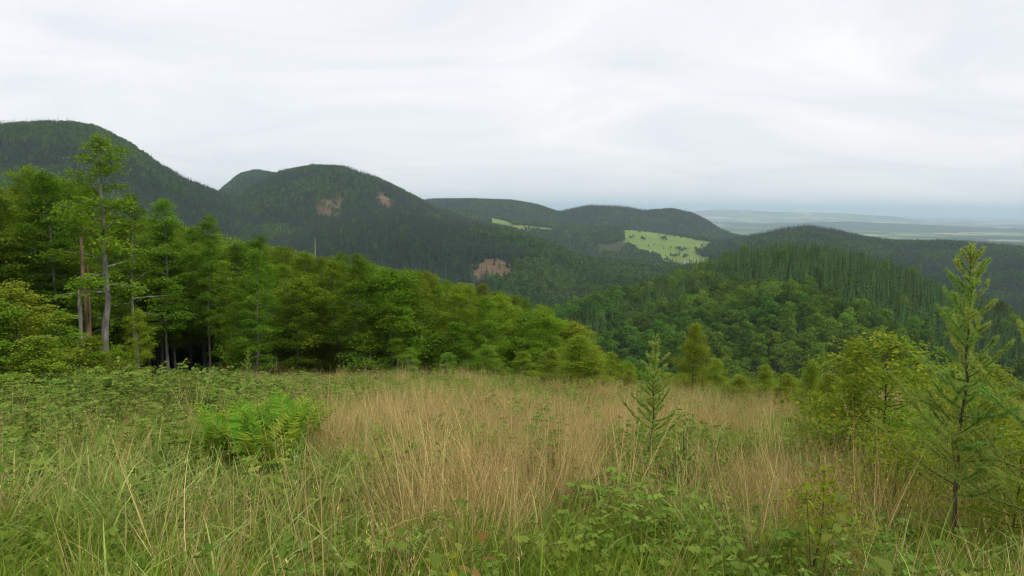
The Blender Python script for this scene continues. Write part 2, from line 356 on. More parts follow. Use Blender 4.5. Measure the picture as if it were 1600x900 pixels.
def mat_ground():
    m = bpy.data.materials.new('hill_ground'); m.use_nodes = True; t = m.node_tree
    p = t.nodes['Principled BSDF']; p.inputs['Roughness'].default_value = 0.95; p.inputs['Specular IOR Level'].default_value = 0.05
    g = N(t, 'ShaderNodeNewGeometry')
    def nz(sc, det=5):
        n = N(t, 'ShaderNodeTexNoise'); n.inputs['Scale'].default_value = sc; n.inputs['Detail'].default_value = det; t.links.new(g.outputs['Position'], n.inputs['Vector']); return n.outputs['Fac']
    def mix(f, a, b):
        x = N(t, 'ShaderNodeMix', data_type='RGBA')
        for i, v in ((0, f), (6, a), (7, b)):
            if isinstance(v, tuple): x.inputs[i].default_value = (*v, 1)
            elif isinstance(v, float): x.inputs[i].default_value = v
            else: t.links.new(v, x.inputs[i])
        return x.outputs[2]
    floorc = mix(nz(0.05), (0.03, 0.045, 0.018), (0.07, 0.075, 0.03))
    clearc = mix(nz(0.06, 8), (0.075, 0.055, 0.028), (0.21, 0.145, 0.085))
    pastc = mix(nz(0.012, 6), (0.12, 0.19, 0.04), (0.20, 0.265, 0.06))
    a1 = N(t, 'ShaderNodeAttribute', attribute_name='clearing'); a2 = N(t, 'ShaderNodeAttribute', attribute_name='pasture')
    c = mix(a1.outputs['Fac'], floorc, clearc); c = mix(a2.outputs['Fac'], c, pastc)
    t.links.new(c, p.inputs['Base Color'])
    return m
def mat_fields():
    m = bpy.data.materials.new('plain_fields'); m.use_nodes = True; t = m.node_tree
    p = t.nodes['Principled BSDF']; p.inputs['Roughness'].default_value = 0.95; p.inputs['Specular IOR Level'].default_value = 0.05
    g = N(t, 'ShaderNodeNewGeometry'); mp_ = N(t, 'ShaderNodeMapping'); mp_.inputs['Scale'].default_value = (1 / 700, 1 / 900, 0); mp_.inputs['Rotation'].default_value = (0, 0, 0.4)
    t.links.new(g.outputs['Position'], mp_.inputs[0])
    v = N(t, 'ShaderNodeTexVoronoi', distance='MANHATTAN'); v.inputs['Scale'].default_value = 1.0; t.links.new(mp_.outputs[0], v.inputs['Vector'])
    s = N(t, 'ShaderNodeSeparateColor'); t.links.new(v.outputs['Color'], s.inputs[0])
    r = N(t, 'ShaderNodeValToRGB'); r.color_ramp.interpolation = 'CONSTANT'; e = r.color_ramp.elements
    e[0].color = (0.10, 0.16, 0.05, 1); e[1].position = 0.3; e[1].color = (0.19, 0.24, 0.08, 1)
    for pos, c in ((0.5, (0.13, 0.19, 0.06)), (0.66, (0.34, 0.31, 0.15)), (0.8, (0.05, 0.08, 0.03)), (0.9, (0.50, 0.45, 0.28))):
        k = e.new(pos); k.color = (*c, 1)
    t.links.new(s.outputs[0], r.inputs[0])
    a = N(t, 'ShaderNodeAttribute', attribute_name='wood')
    x = N(t, 'ShaderNodeMix', data_type='RGBA'); x.inputs[7].default_value = (0.03, 0.055, 0.025, 1)
    t.links.new(a.outputs['Fac'], x.inputs[0]); t.links.new(r.outputs[0], x.inputs[6]); t.links.new(x.outputs[2], p.inputs['Base Color'])
    return m
def mat_soil():
    m = bpy.data.materials.new('meadow_soil'); m.use_nodes = True; t = m.node_tree
    p = t.nodes['Principled BSDF']; p.inputs['Roughness'].default_value = 1.0; p.inputs['Specular IOR Level'].default_value = 0.05
    g = N(t, 'ShaderNodeNewGeometry'); n = N(t, 'ShaderNodeTexNoise'); n.inputs['Scale'].default_value = 2.5; n.inputs['Detail'].default_value = 8
    t.links.new(g.outputs['Position'], n.inputs['Vector'])
    r = N(t, 'ShaderNodeValToRGB'); r.color_ramp.elements[0].position = .35; r.color_ramp.elements[1].position = .65
    r.color_ramp.elements[0].color = (0.03, 0.035, 0.012, 1); r.color_ramp.elements[1].color = (0.10, 0.075, 0.03, 1)
    t.links.new(n.outputs['Fac'], r.inputs[0]); t.links.new(r.outputs[0], p.inputs['Base Color'])
    return m
M_GROUND, M_FIELDS, M_SOIL = mat_ground(), mat_fields(), mat_soil()
nT, nR = RG.shape
cell = np.arange(nT * nR).reshape(nT, nR)
Qall = np.stack([cell[:-1, :-1], cell[1:, :-1], cell[1:, 1:], cell[:-1, 1:]], -1)
Rc = RG[:-1, :-1]; Ic = IG[:-1, :-1]
Yc = YG[:-1, :-1]
reg = {}
reg['meadow'] = (Rc < 52)
for i, nme in enumerate(NAMES): reg[nme] = (Ic == i) & (Rc >= 52)
reg['hillside'] = (Ic == -1) & (Rc >= 52)
reg['valley'] = (Ic == -2) & (Rc >= 52) & (Rc < 5500)
reg['plain'] = (Ic == -2) & (Rc >= 5500)
SETTING = {'meadow': ('meadow', 'sloping overgrown meadow in front of the wood'), 'hillside': ('hillside', 'slope falling from the meadow under the beech wood'),
    'valley': ('valley', 'wooded valley floor between the hills'), 'plain': ('plain', 'wide flat farmland fading to the horizon'),
    'knoll': ('hill', 'low dark green knoll beyond the ravine'), 'middle_ridge': ('hill', 'long spruce ridge with a brown felled patch and track'),
    'round_hill': ('hill', 'rounded forested hill with two bare brown patches'), 'far_peak': ('hill', 'small peak showing over the shoulder of the rounded hill'),
    'left_hill': ('hill', 'tallest hill rising above the beech wood'), 'back_ridge': ('hill', 'flat-topped wooded ridge behind the long spruce ridge'),
    'wooded_ridge': ('hill', 'dark two-humped ridge above the green pastures'), 'pasture_hill': ('hill', 'gentle slope with light green pastures and hedges'),
    'right_ridge': ('hill', 'dark wooded ridge behind the knoll, before the plain'), 'plain_ridge': ('hill', 'thin dark wooded rise out on the plain'),
    'distant_hills': ('hill', 'faint blue hills at the far edge of the plain')}
allV = np.stack([XG, YG, ZG], -1).reshape(-1, 3)
for key, mask in reg.items():
    Q = Qall[mask]
    if len(Q) == 0: continue
    used, inv = np.unique(Q, return_inverse=True)
    me = new_mesh(SETTING[key][0], allV[used], inv.reshape(-1, 4), smooth=True)
    me.materials.append({'meadow': M_SOIL, 'plain': M_FIELDS, 'plain_ridge': M_FIELDS, 'distant_hills': M_FIELDS}.get(key, M_GROUND))
    for an, arr in (('clearing', clear_at), ('pasture', past_at), ('wood', np.maximum(wood_at, (IG == NAMES.index('plain_ridge')) * 1.0))):
        at = me.attributes.new(an, 'FLOAT', 'POINT'); at.data.foreach_set('value', arr.ravel()[used].astype(np.float32))
    tag(link(SETTING[key][0], me), SETTING[key][1], SETTING[key][0], kind='structure')
# close the small hole under the camera
k0 = cell[:, 0]
cV = np.vstack([allV[k0], [[0, 0, float(home_z(np.array(0.), np.array(1e-3)))]]])
me = new_mesh('meadow', cV, tris=np.stack([np.full(nT - 1, nT), np.arange(1, nT), np.arange(nT - 1)], 1), mats=[M_SOIL])
tag(link('meadow', me), 'patch of meadow soil underfoot', 'meadow', kind='structure')

# visibility over the canopy, used to leave out trees that hills hide
ELEV = (ZG + np.where(RG > 150, 16, 0) - EYE) / RG
RUN = np.maximum.accumulate(ELEV, axis=1)
def visible(theta, r, z, top, margin=0.004):
    ti = np.clip(np.searchsorted(tt, theta), 1, nT - 1); ri = np.clip(np.searchsorted(rr, r * 0.97 - 12), 0, nR - 1)
    return (z + top - EYE) / r > np.minimum(RUN[ti, ri], RUN[ti - 1, ri]) - margin

# ------------------------------------------------------------------ instancing of masses (stuff)
def proto_collection(name, meshes):
    c = bpy.data.collections.new(name)
    for i, me in enumerate(meshes):
        o = bpy.data.objects.new(f'{name}_{i:02d}', me); c.objects.link(o)
    return c
def scatter(name, P, rotz, scl, idx, coll, label, category, tilt=None):
    me = bpy.data.meshes.new(name); P = np.asarray(P, np.float32); n = len(P)
    me.vertices.add(n); me.vertices.foreach_set('co', P.ravel())
    rot = np.zeros((n, 3), np.float32); rot[:, 2] = rotz
    if tilt is not None: rot[:, :2] = tilt
    a = me.attributes.new('rot', 'FLOAT_VECTOR', 'POINT'); a.data.foreach_set('vector', rot.ravel())
    s3 = np.asarray(scl, np.float32); s3 = np.repeat(s3[:, None], 3, 1) if s3.ndim == 1 else s3
    a = me.attributes.new('scl', 'FLOAT_VECTOR', 'POINT'); a.data.foreach_set('vector', s3.ravel())
    a = me.attributes.new('idx', 'INT', 'POINT'); a.data.foreach_set('value', np.asarray(idx, np.int32))
    ng = bpy.data.node_groups.new(name, 'GeometryNodeTree')
    ng.interface.new_socket('Geometry', in_out='INPUT', socket_type='NodeSocketGeometry'); ng.interface.new_socket('Geometry', in_out='OUTPUT', socket_type='NodeSocketGeometry')
    gi = ng.nodes.new('NodeGroupInput'); go = ng.nodes.new('NodeGroupOutput')
    iop = ng.nodes.new('GeometryNodeInstanceOnPoints'); ci = ng.nodes.new('GeometryNodeCollectionInfo')
    ci.inputs['Collection'].default_value = coll; ci.inputs['Separate Children'].default_value = True; ci.inputs['Reset Children'].default_value = True
    def na(nm, dt):
        x = ng.nodes.new('GeometryNodeInputNamedAttribute'); x.data_type = dt; x.inputs[0].default_value = nm; return [o for o in x.outputs if o.enabled][0]
    e2r = ng.nodes.new('FunctionNodeEulerToRotation')
    L = ng.links.new
    L(gi.outputs[0], iop.inputs['Points']); L(ci.outputs[0], iop.inputs['Instance']); iop.inputs['Pick Instance'].default_value = True
    L(na('idx', 'INT'), iop.inputs['Instance Index']); L(na('rot', 'FLOAT_VECTOR'), e2r.inputs[0]); L(e2r.outputs[0], iop.inputs['Rotation'])
    L(na('scl', 'FLOAT_VECTOR'), iop.inputs['Scale']); L(iop.outputs[0], go.inputs[0])
    o = link(name, me); md = o.modifiers.new('scatter', 'NODES'); md.node_group = ng
    return tag(o, label, category, kind='stuff')

# ------------------------------------------------------------------ tree builders
def broadleaf(seed, H, R, cb=0.2, nb=30, leaf=0.15, per=14, tr=0.18, sprays=7.0, wander=0.02, flat=0.22, lobes=None, top_up=60, bark_k=8, sparse=1.0, rnd=2.0):
    """trunk mesh builder and crown mesh builder of a layered broadleaf tree"""
    rng = np.random.default_rng(seed); tb, cb_ = MB(), MB()
    n = 12; z = np.linspace(0, H * 0.97, n)
    wx = np.cumsum(rng.normal(0, wander, n)) * H * 0.35; wy = np.cumsum(rng.normal(0, wander, n)) * H * 0.35
    wx -= wx[0]; wy -= wy[0]
    Pt = np.stack([wx, wy, z], 1); Rt = tr * (1 - z / H) ** 0.85 + 0.012 * H / 15; Rt[0] *= 1.35
    Pt[0, 2] -= 0.25
    add_tube(tb, Pt, Rt, bark_k)
    az = rng.random() * 6.28
    for b in range(nb):
        u = (b + rng.random()) / nb; h = H * (cb + (0.96 - cb) * u)
        az += 2.4 + rng.normal(0, .35)
        L = R * (1 - u ** rnd) ** 0.6 * (0.5 + 0.7 * rng.random()) + 0.07 * R
        if u < .15: L *= .75
        el = math.radians(-4 + rng.normal(6, 8) + top_up * u ** 1.3)
        p0 = np.array([np.interp(h, z, Pt[:, 0]), np.interp(h, z, Pt[:, 1]), h])
        d = np.array([math.cos(az) * math.cos(el), math.sin(az) * math.cos(el), math.sin(el)])
        t = np.linspace(0, 1, 5); side = np.array([-math.sin(az), math.cos(az), 0])
        P = p0 + L * t[:, None] * d + (side * rng.normal(0, .12) * L + np.array([0, 0, rng.normal(-.04, .06)]) * L) * (t ** 2)[:, None]
        add_tube(tb, P, np.interp(h, z, Rt) * 0.45 * (1 - t) + 0.006 * H / 12, 4)
        ns = max(2, int(sprays * L * sparse))
        ts = 1 - rng.random(ns) ** 1.2 * 0.75
        C = np.stack([np.interp(ts, t, P[:, k]) for k in range(3)], 1)
        wl = (0.42 * L * (1.15 - ts))[:, None]
        C += side * rng.normal(0, 1, (ns, 1)) * wl * 0.8 + d * rng.normal(0, .08, (ns, 1)) * L
        C[:, 2] += rng.normal(0, 0.05, ns) * L - 0.05 * np.abs(rng.normal(size=ns)) * L
        m = per + rng.integers(-per // 3, per // 3 + 1, ns)
        rep = np.repeat(np.arange(ns), m); tot = len(rep)
        sr = leaf * 1.9
        off = rng.normal(0, 1, (tot, 3)) * np.array([sr, sr, sr * flat])
        # twigs droop outwards from the spray centre
        off[:, 2] -= 0.25 * np.hypot(off[:, 0], off[:, 1])
        Nn = np.array([0, 0, 1.]) + rng.normal(0, .42, (tot, 3)) + 0.25 * np.array([d[0], d[1], 0])
        tint = np.clip(np.repeat(rng.random(ns), m) * .6 + rng.random(tot) * .4, 0, 1)
        add_leaves(cb_, C[rep] + off, Nn, leaf * (0.7 + 0.6 * rng.random(tot)), rng, tint=tint)
    # leading tip
    tip = Pt[-1] - (0, 0, leaf * 2) + np.clip(rng.normal(0, 1, (per * 4, 3)), -1.5, 1.5) * np.array([.5, .5, .6]) * leaf * 2.5
    add_leaves(cb_, tip, np.array([0, 0, 1.]) + rng.normal(0, .5, (len(tip), 3)), leaf, rng)
    return tb, cb_
def clump_tree(seed, H, R, nlobe, per, size, trunk=True):
    """far broadleaf tree: leaf clumps over several lobes; one mesh"""
    rng = np.random.default_rng(seed); mb = MB()
    if trunk: add_tube(mb, [(0, 0, -1), (0, 0, H * .4), (0, 0, H * .75)], [H * .022, H * .017, H * .006], 4, mat=1)
    for i in range(nlobe):
        u = (i + .5) / nlobe; zc = H * (0.36 + 0.5 * u)
        prof = R * math.sqrt(max(0.05, 1 - (u * 1.05 - .25) ** 2)) * 0.62
        a = 2.4 * i + rng.random(); c = np.array([math.cos(a) * prof * rng.random() ** .4, math.sin(a) * prof * rng.random() ** .4, zc])
        rl = R * (0.34 + .2 * rng.random())
        q = norm(rng.normal(size=(per, 3))); q[:, 2] = np.abs(q[:, 2]) * 1.0 - 0.25; q = norm(q)
        P = c + q * rl * np.array([1, 1, .85]) * (0.82 + .24 * rng.random((per, 1)))
        add_leaves(mb, P, q + rng.normal(0, .26, (per, 3)), size * (0.7 + .6 * rng.random(per)), rng, aspect=.8, tint=np.clip(rng.random() * .5 + rng.random(per) * .5, 0, 1), fold=.18)
    return mb
def spruce(seed, H, R, layers, per, fan=1, trunk_bottom=-1.0):
    rng = np.random.default_rng(seed); tb, mb = MB(), MB()
    add_tube(tb, [(0, 0, trunk_bottom), (0, 0, H * .5), (0, 0, H)], [H * .014, H * .009, H * .002], 5)
    for k in range(layers):
        u = k / layers; z = H * (0.10 + 0.88 * u)
        rad = R * (1 - u) ** 0.85 * (0.85 + .3 * rng.random()) + 0.12
        for j in range(max(4, int(per * (1 - .35 * u)))):
            a = rng.random() * 6.28; r_ = rad * (0.75 + .4 * rng.random()); dz = -r_ * (0.28 + .25 * rng.random()) * (1 - u * .8)
            for f in range(fan):
                af = a + (f - (fan - 1) / 2) * 0.33; rf = r_ * (1 - .22 * abs(f - (fan - 1) / 2)); ca, sa = math.cos(af), math.sin(af)
                wdt = rf * (0.26 if fan > 1 else .42); zz_ = z + rng.normal(0, .02) * H * .3
                V = [(0, 0, zz_ + .03 * H), (ca * rf * .55 - sa * wdt, sa * rf * .55 + ca * wdt, zz_ + dz * .55 - .06 * rf), (ca * rf, sa * rf, zz_ + dz), (ca * rf * .55 + sa * wdt, sa * rf * .55 - ca * wdt, zz_ + dz * .55 - .06 * rf), (ca * rf * .55, sa * rf * .55, zz_ + dz * .4 + .05 * rf)]
                mb.add(V, T=[(0, 1, 4), (1, 2, 4), (2, 3, 4), (3, 0, 4)], tint=rng.random())
    mb.add([(0, .12, H * .93), (.1, -.08, H * .93), (-.1, -.08, H * .93), (0, 0, H * 1.03)], T=[(0, 1, 3), (1, 2, 3), (2, 0, 3)])
    return tb, mb
def join_mb(a, b):
    """a with material 1 appended to b"""
    m = MB(); m.add(np.concatenate(b.V), Q=np.concatenate(b.Q) if b.Q else None, mat=0, tint=np.concatenate(b.qt) if b.Q else .5)
    if b.T: m.add(np.concatenate(b.V), T=np.concatenate(b.T), mat=0, tint=np.concatenate(b.tt))
    m.add(np.concatenate(a.V), Q=np.concatenate(a.Q), mat=1)
    return m

BEECH = []      # (height, trunk mesh, crown mesh)
for i, (H, R, cb, nb, lf) in enumerate([(15, 3.1, .22, 40, .17), (15, 2.6, .15, 42, .17), (17, 3.3, .3, 40, .18), (14, 2.4, .12, 42, .165), (16, 2.9, .28, 40, .175), (13, 2.7, .08, 40, .165)]):
    tb, cb_ = broadleaf(100 + i, H, R, cb, nb, lf, 24, .15, 9.5, rnd=1.1 + .12 * i)
    BEECH.append((H, tb.mesh('beech_trunk', [M_BARK], True), cb_.mesh('beech_crown', [M_BEECH])))
YOUNG = []      # bushy young beech at the meadow edge
for i, (H, R) in enumerate([(6, 2.2), (5.5, 2.4), (7, 2.4), (5, 2.0)]):
    tb, cb_ = broadleaf(150 + i, H, R, .06, 36, .12, 22, .06, 14, top_up=55, rnd=1.2)
    YOUNG.append((H, tb.mesh('young_trunk', [M_BARK], True), cb_.mesh('young_crown', [M_BEECH]), cb_.mesh('young_crown', [M_BUSH])))
BIRCH = []
for i, (H, R) in enumerate([(4, .95), (3.6, 1.1), (4.4, .9)]):
    tb, cb_ = broadleaf(170 + i, H, R, .06, 44, .065, 22, .035, 26, top_up=62, flat=.7, rnd=1.3)
    BIRCH.append((H, tb.mesh('birch_trunk', [M_BARKD], True), cb_.mesh('birch_crown', [M_BIRCH])))
CLUMP_MID = [clump_tree(200 + i, 15, 4.0, 13, 85, .72).mesh('broadleaf_mid', [M_DEC, M_BARK]) for i in range(5)]
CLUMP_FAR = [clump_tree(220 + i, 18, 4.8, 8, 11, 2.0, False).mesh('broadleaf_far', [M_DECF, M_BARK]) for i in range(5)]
SPR_MID_P = [spruce(240 + i, 17, 2.5, 15, 9, 2) for i in range(5)]
SPR_MID = [join_mb(*p).mesh('spruce_mid', [M_SPR, M_BARKD]) for p in SPR_MID_P]
SPR_MID_PARTS = [(p[0].mesh('spruce_trunk', [M_BARKD], True), p[1].mesh('spruce_crown', [M_SPR])) for p in SPR_MID_P]
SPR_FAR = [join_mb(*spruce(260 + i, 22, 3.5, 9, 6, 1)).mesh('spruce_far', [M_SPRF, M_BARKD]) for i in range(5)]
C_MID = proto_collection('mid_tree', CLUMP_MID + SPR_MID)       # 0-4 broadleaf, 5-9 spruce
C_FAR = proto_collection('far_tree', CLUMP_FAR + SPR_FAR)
C_BEECH = proto_collection('wood_tree', [join_mb(*broadleaf(100 + i, 15, 3.5, .2, 26, .24, 11, .17, 6)).mesh('beech_mass', [M_BEECH, M_BARK]) for i in range(4)])

# ------------------------------------------------------------------ forests on the hills
def polar_points(r0, r1, a0, a1, s):
    out = []
    r = r0
    while r < r1:
        st = s(r) if callable(s) else s
        n = max(1, int(r * (a1 - a0) / st)); th = a0 + (np.arange(n) + RNG.random(n)) * (a1 - a0) / n
        out.append(np.stack([th, np.full(n, r) + RNG.random(n) * st], 1)); r += st
    o = np.concatenate(out); return o[:, 0], o[:, 1]
A0, A1 = math.radians(-41), math.radians(41)
th, r = polar_points(150, 5200, A0, A1, lambda r: float(np.interp(r, [150, 600, 1000, 1800, 3000, 5200], [5.0, 5.6, 5.8, 6.4, 7.5, 10])))
z, ix = terrain(th, r, True); x, y = r * np.sin(th), r * np.cos(th)
keep = visible(th, r, z, 22)
for p in CLEAR: keep &= ~(inside(p, x, y, 45) & (RNG.random(len(x)) > .07))
for p in PAST: keep &= ~(inside(p, x, y, 14) & (fbm(x / 45, y / 35, 77) < .74))
# the ground between is open pasture near the farm slope
keep &= ~((ix == NAMES.index('pasture_hill')) & (fbm(x / 120, y / 120, 33) > 0.66))
th, r, z, ix, x, y = (v[keep] for v in (th, r, z, ix, x, y))
nz = fbm(x / 170, y / 170, 40, 4); nz2 = fbm(x / 60, y / 60, 44, 3)
pxx = 800 + F_PX * np.tan(th) / _cp
pc = 0.5 + (nz - .5) * 2.4 + (nz2 - .5) * .8         # spruce probability by stand
nm = lambda s: ix == NAMES.index(s)
D_k = np.interp(th, TH, HILLS['knoll']['D'])
pc = np.where(nm('knoll'), pc + 0.75 * sstep(330, 160, D_k - r + (nz2 - .5) * 260) - 0.42 + 0.30 * sstep(1120, 1300, pxx), pc)
pc = np.where(nm('middle_ridge'), pc + 0.75 - 1.15 * sstep(690, 830, pxx), pc)
pc = np.where(nm('round_hill'), pc - 0.08, pc)
pc = np.where(nm('back_ridge') | nm('wooded_ridge') | nm('right_ridge'), pc + 0.15, pc)
pc = np.where(nm('pasture_hill') | (ix < 0), pc - 0.35, pc)
con = RNG.random(len(r)) < np.clip(0.5 + (pc - .5) * 2.2, 0.03, 0.97)
sc = 0.72 + 0.5 * RNG.random(len(r)); sc = 0.62 + 0.72 * RNG.random(len(r)); sc = np.where(nm('knoll'), sc * np.where(con, 0.98, 1.2), sc); sc *= np.where((ix < 0) | nm('pasture_hill'), .85, 1)
mid = (r < 1150) & ~(nm('middle_ridge') | nm('round_hill') | nm('left_hill'))
thin = ~(mid & ~con & (RNG.random(len(r)) < .42))
th, r, z, ix, x, y, con, sc, mid, D_k = (v[thin] for v in (th, r, z, ix, x, y, con, sc, mid, D_k))
# the spruces of the knoll that show largest are trees of their own
vis = visible(th, r, z, 16, -0.002)
cand = np.nonzero(mid & con & nm('knoll') & vis & (np.abs(th) < math.radians(34.4)))[0]
cand = cand[np.argsort(-(sc[cand] * 17 / r[cand]))][:240]
own = np.zeros(len(r), bool); own[cand] = True
for i in cand:
    k = int(RNG.integers(5)); tm, cm = SPR_MID_PARTS[k]
    o = link('spruce_tree', None, loc=(x[i], y[i], z[i]), rot=(0, 0, RNG.random() * 6.28), scale=(sc[i], sc[i], sc[i] * (0.9 + .2 * RNG.random())))
    crest = D_k[i] - r[i] < 120
    tag(o, 'pointed green spruce standing along the crest of the knoll across the ravine' if crest else 'pointed green spruce among broadleaf trees on the near slope of the knoll', 'spruce', 'spruces on the knoll crest' if crest else 'spruces on the near slope of the knoll')
    link('trunk', tm, o); link('crown', cm, o)
FOREST = [('knoll', 'mixed forest of broadleaf trees and spruces on the low knoll'), ('middle_ridge', 'dense forest on the long ridge with the brown felled patch'),
    ('round_hill', 'forest covering the rounded hill with two bare patches'), ('far_peak', 'forest on the small peak behind the rounded hill'), ('left_hill', 'bluish forest on the tallest hill'),
    ('back_ridge', 'forest on the flat-topped ridge behind the spruce ridge'), ('wooded_ridge', 'dark forest on the two-humped ridge above the pastures'),
    ('pasture_hill', 'trees and hedges around the light green pastures'), ('right_ridge', 'dark blue-green forest on the ridge before the plain'), (None, 'trees on the valley floor and lower slopes')]
for nme, lab in FOREST:
    sel = (nm(nme) if nme else ix < 0) & ~own
    for md, coll in ((True, C_MID), (False, C_FAR)):
        s = sel & (mid == md); n = int(s.sum())
        if n == 0: continue
        wid = np.sqrt(sc[s]) * np.where(mid[s] & ~con[s], 1.12, 1.0); s3 = np.stack([wid * (0.9 + .25 * RNG.random(n)), wid * (0.9 + .25 * RNG.random(n)), sc[s]], 1)
        lab2 = lab if md == (sel & mid).any() or not md else lab
        if not md and (sel & mid).any(): lab2 = lab.replace('trees on', 'farther trees on').replace('forest', 'farther part of the forest', 1)
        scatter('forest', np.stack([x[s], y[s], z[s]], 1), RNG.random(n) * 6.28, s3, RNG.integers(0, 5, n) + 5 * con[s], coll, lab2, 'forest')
print('far trees', len(r), 'spruces', len(cand))

# single trees standing in the pastures
for px, py in ((1003, 372), (1030, 369), (1048, 371), (1022, 385), (1013, 388), (1037, 391), (1062, 392), (1040, 402), (1088, 396), (800, 355), (842, 358)):
    p = pix_ground(px, py, 1900); s = 0.55 + .35 * RNG.random()
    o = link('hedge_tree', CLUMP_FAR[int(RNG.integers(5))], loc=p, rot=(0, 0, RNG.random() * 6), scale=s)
    tag(o, 'small dark tree standing alone in the light green pasture', 'tree', 'single trees in the pastures')

# houses far away
M_WALL, M_ROOF, M_GLASS, M_ROOFG = mat_plain('white_render', (0.75, 0.74, 0.7)), mat_plain('tile_roof', (0.28, 0.13, 0.09)), mat_plain('window_glass', (0.05, 0.06, 0.07), .1), mat_plain('slate_roof', (0.25, 0.25, 0.26))
def box(mb, x0, x1, y0, y1, z0, z1, mat=0):
    V = [(a, b, c) for c in (z0, z1) for b in (y0, y1) for a in (x0, x1)]
    mb.add(V, Q=[(0, 2, 3, 1), (4, 5, 7, 6), (0, 1, 5, 4), (2, 6, 7, 3), (0, 4, 6, 2), (1, 3, 7, 5)], mat=mat)
def house(p, w, d, h, rz, roofm, label):
    o = link('house', None, loc=p, rot=(0, 0, rz)); tag(o, label, 'house', 'houses in the valley')
    mb = MB(); box(mb, -w / 2, w / 2, -d / 2, d / 2, -2, h)
    mb.add([(-w / 2, -d / 2, h), (-w / 2, d / 2, h), (-w / 2, 0, h + d * .45), (w / 2, -d / 2, h), (w / 2, d / 2, h), (w / 2, 0, h + d * .45)], T=[(0, 2, 1), (3, 4, 5)])
    link('wall', mb.mesh('house_wall', [M_WALL]), o)
    mb = MB(); e = .6
    for s in (-1, 1):
        q = np.array([(-w / 2 - e, s * (d / 2 + e), h - .4), (w / 2 + e, s * (d / 2 + e), h - .4), (w / 2 + e, 0, h + d * .45 + .15), (-w / 2 - e, 0, h + d * .45 + .15)])
        mb.add(np.vstack([q, q + (0, 0, .35)]), Q=[(0, 1, 2, 3), (7, 6, 5, 4), (0, 4, 5, 1), (1, 5, 6, 2), (3, 2, 6, 7), (0, 3, 7, 4)])
    rf = link('roof', mb.mesh('house_roof', [roofm]), o)
    mb = MB(); box(mb, w * .2, w * .2 + .9, -.4, .5, h + d * .25, h + d * .45 + 1.3); link('chimney', mb.mesh('chimney', [M_ROOF]), rf)
    for k in range(3):
        mb = MB(); xx = -w * .3 + k * w * .3; box(mb, xx - .6, xx + .6, -d / 2 - .05, -d / 2 + .1, 1.2, 2.8); link('window', mb.mesh('window', [M_GLASS]), o)
    return o
for px, py, w, d, h, rz, rm, lab in ((885, 366, 15, 11, 9, .5, M_ROOFG, 'tall white house among trees on the valley slope'), (889, 368, 10, 8, 4.5, .2, M_ROOFG, 'low white annexe beside the tall white house'),
        (1100, 374, 18, 10, 5, .1, M_ROOF, 'pale farmhouse at the upper end of the pastures'), (1112, 375, 22, 10, 5, -.2, M_ROOF, 'long pale barn at the foot of the dark ridge'),
        (1122, 378, 14, 9, 5, .4, M_ROOFG, 'grey-roofed cottage beyond the barn'), (1072, 411, 20, 9, 4, 1.0, M_ROOFG, 'pale shed at the lower corner of the pasture')):
    house(pix_ground(px, py, 1900), w, d, h, rz, rm, lab)

# ------------------------------------------------------------------ beech wood beside and below the meadow
SIL = [(-400, 190), (-200, 205), (0, 213), (40, 228), (80, 250), (130, 275), (200, 292), (260, 308), (300, 325), (350, 345), (400, 372), (450, 384), (500, 398), (560, 400), (600, 418), (680, 430), (760, 450), (830, 470), (880, 500), (905, 522), (960, 562), (1000, 582), (1100, 596), (1300, 604), (1600, 612), (1900, 620)]
s_th = np.array([pix_ang(*p)[0] for p in SIL]); s_te = np.array([pix_ang(*p)[1] for p in SIL])
def cap(theta, r): return EYE + r * np.interp(theta, s_th, s_te)
th, r = polar_points(46, 190, math.radians(-44), math.radians(38), lambda r: float(np.interp(r, [46, 70, 190], [2.8, 3.0, 4.0])))
x, y = r * np.sin(th), r * np.cos(th); z = zxy(x, y); deg = np.degrees(th)
px_ = 800 + F_PX * np.tan(th) / _cp
edge = np.interp(px_, [-300, 0, 190, 215, 330, 345, 500, 900, 1000, 1600], [50, 52, 54, 66, 64, 50, 47, 48, 52, 60]) + RNG.normal(0, 1, len(r))
nat = (8 + 9 * sstep(0, 30, r - edge)) * (0.8 + .4 * RNG.random(len(r)))
nat = np.where(px_ < 345, np.maximum(nat, 13 + 4 * RNG.random(len(r))), nat)
top = np.minimum(nat, cap(th, r) - z - np.abs(RNG.normal(0, 1.0, len(r))) * 1.5 + 0.7)
ok = (r > edge) & (top > 3.2)
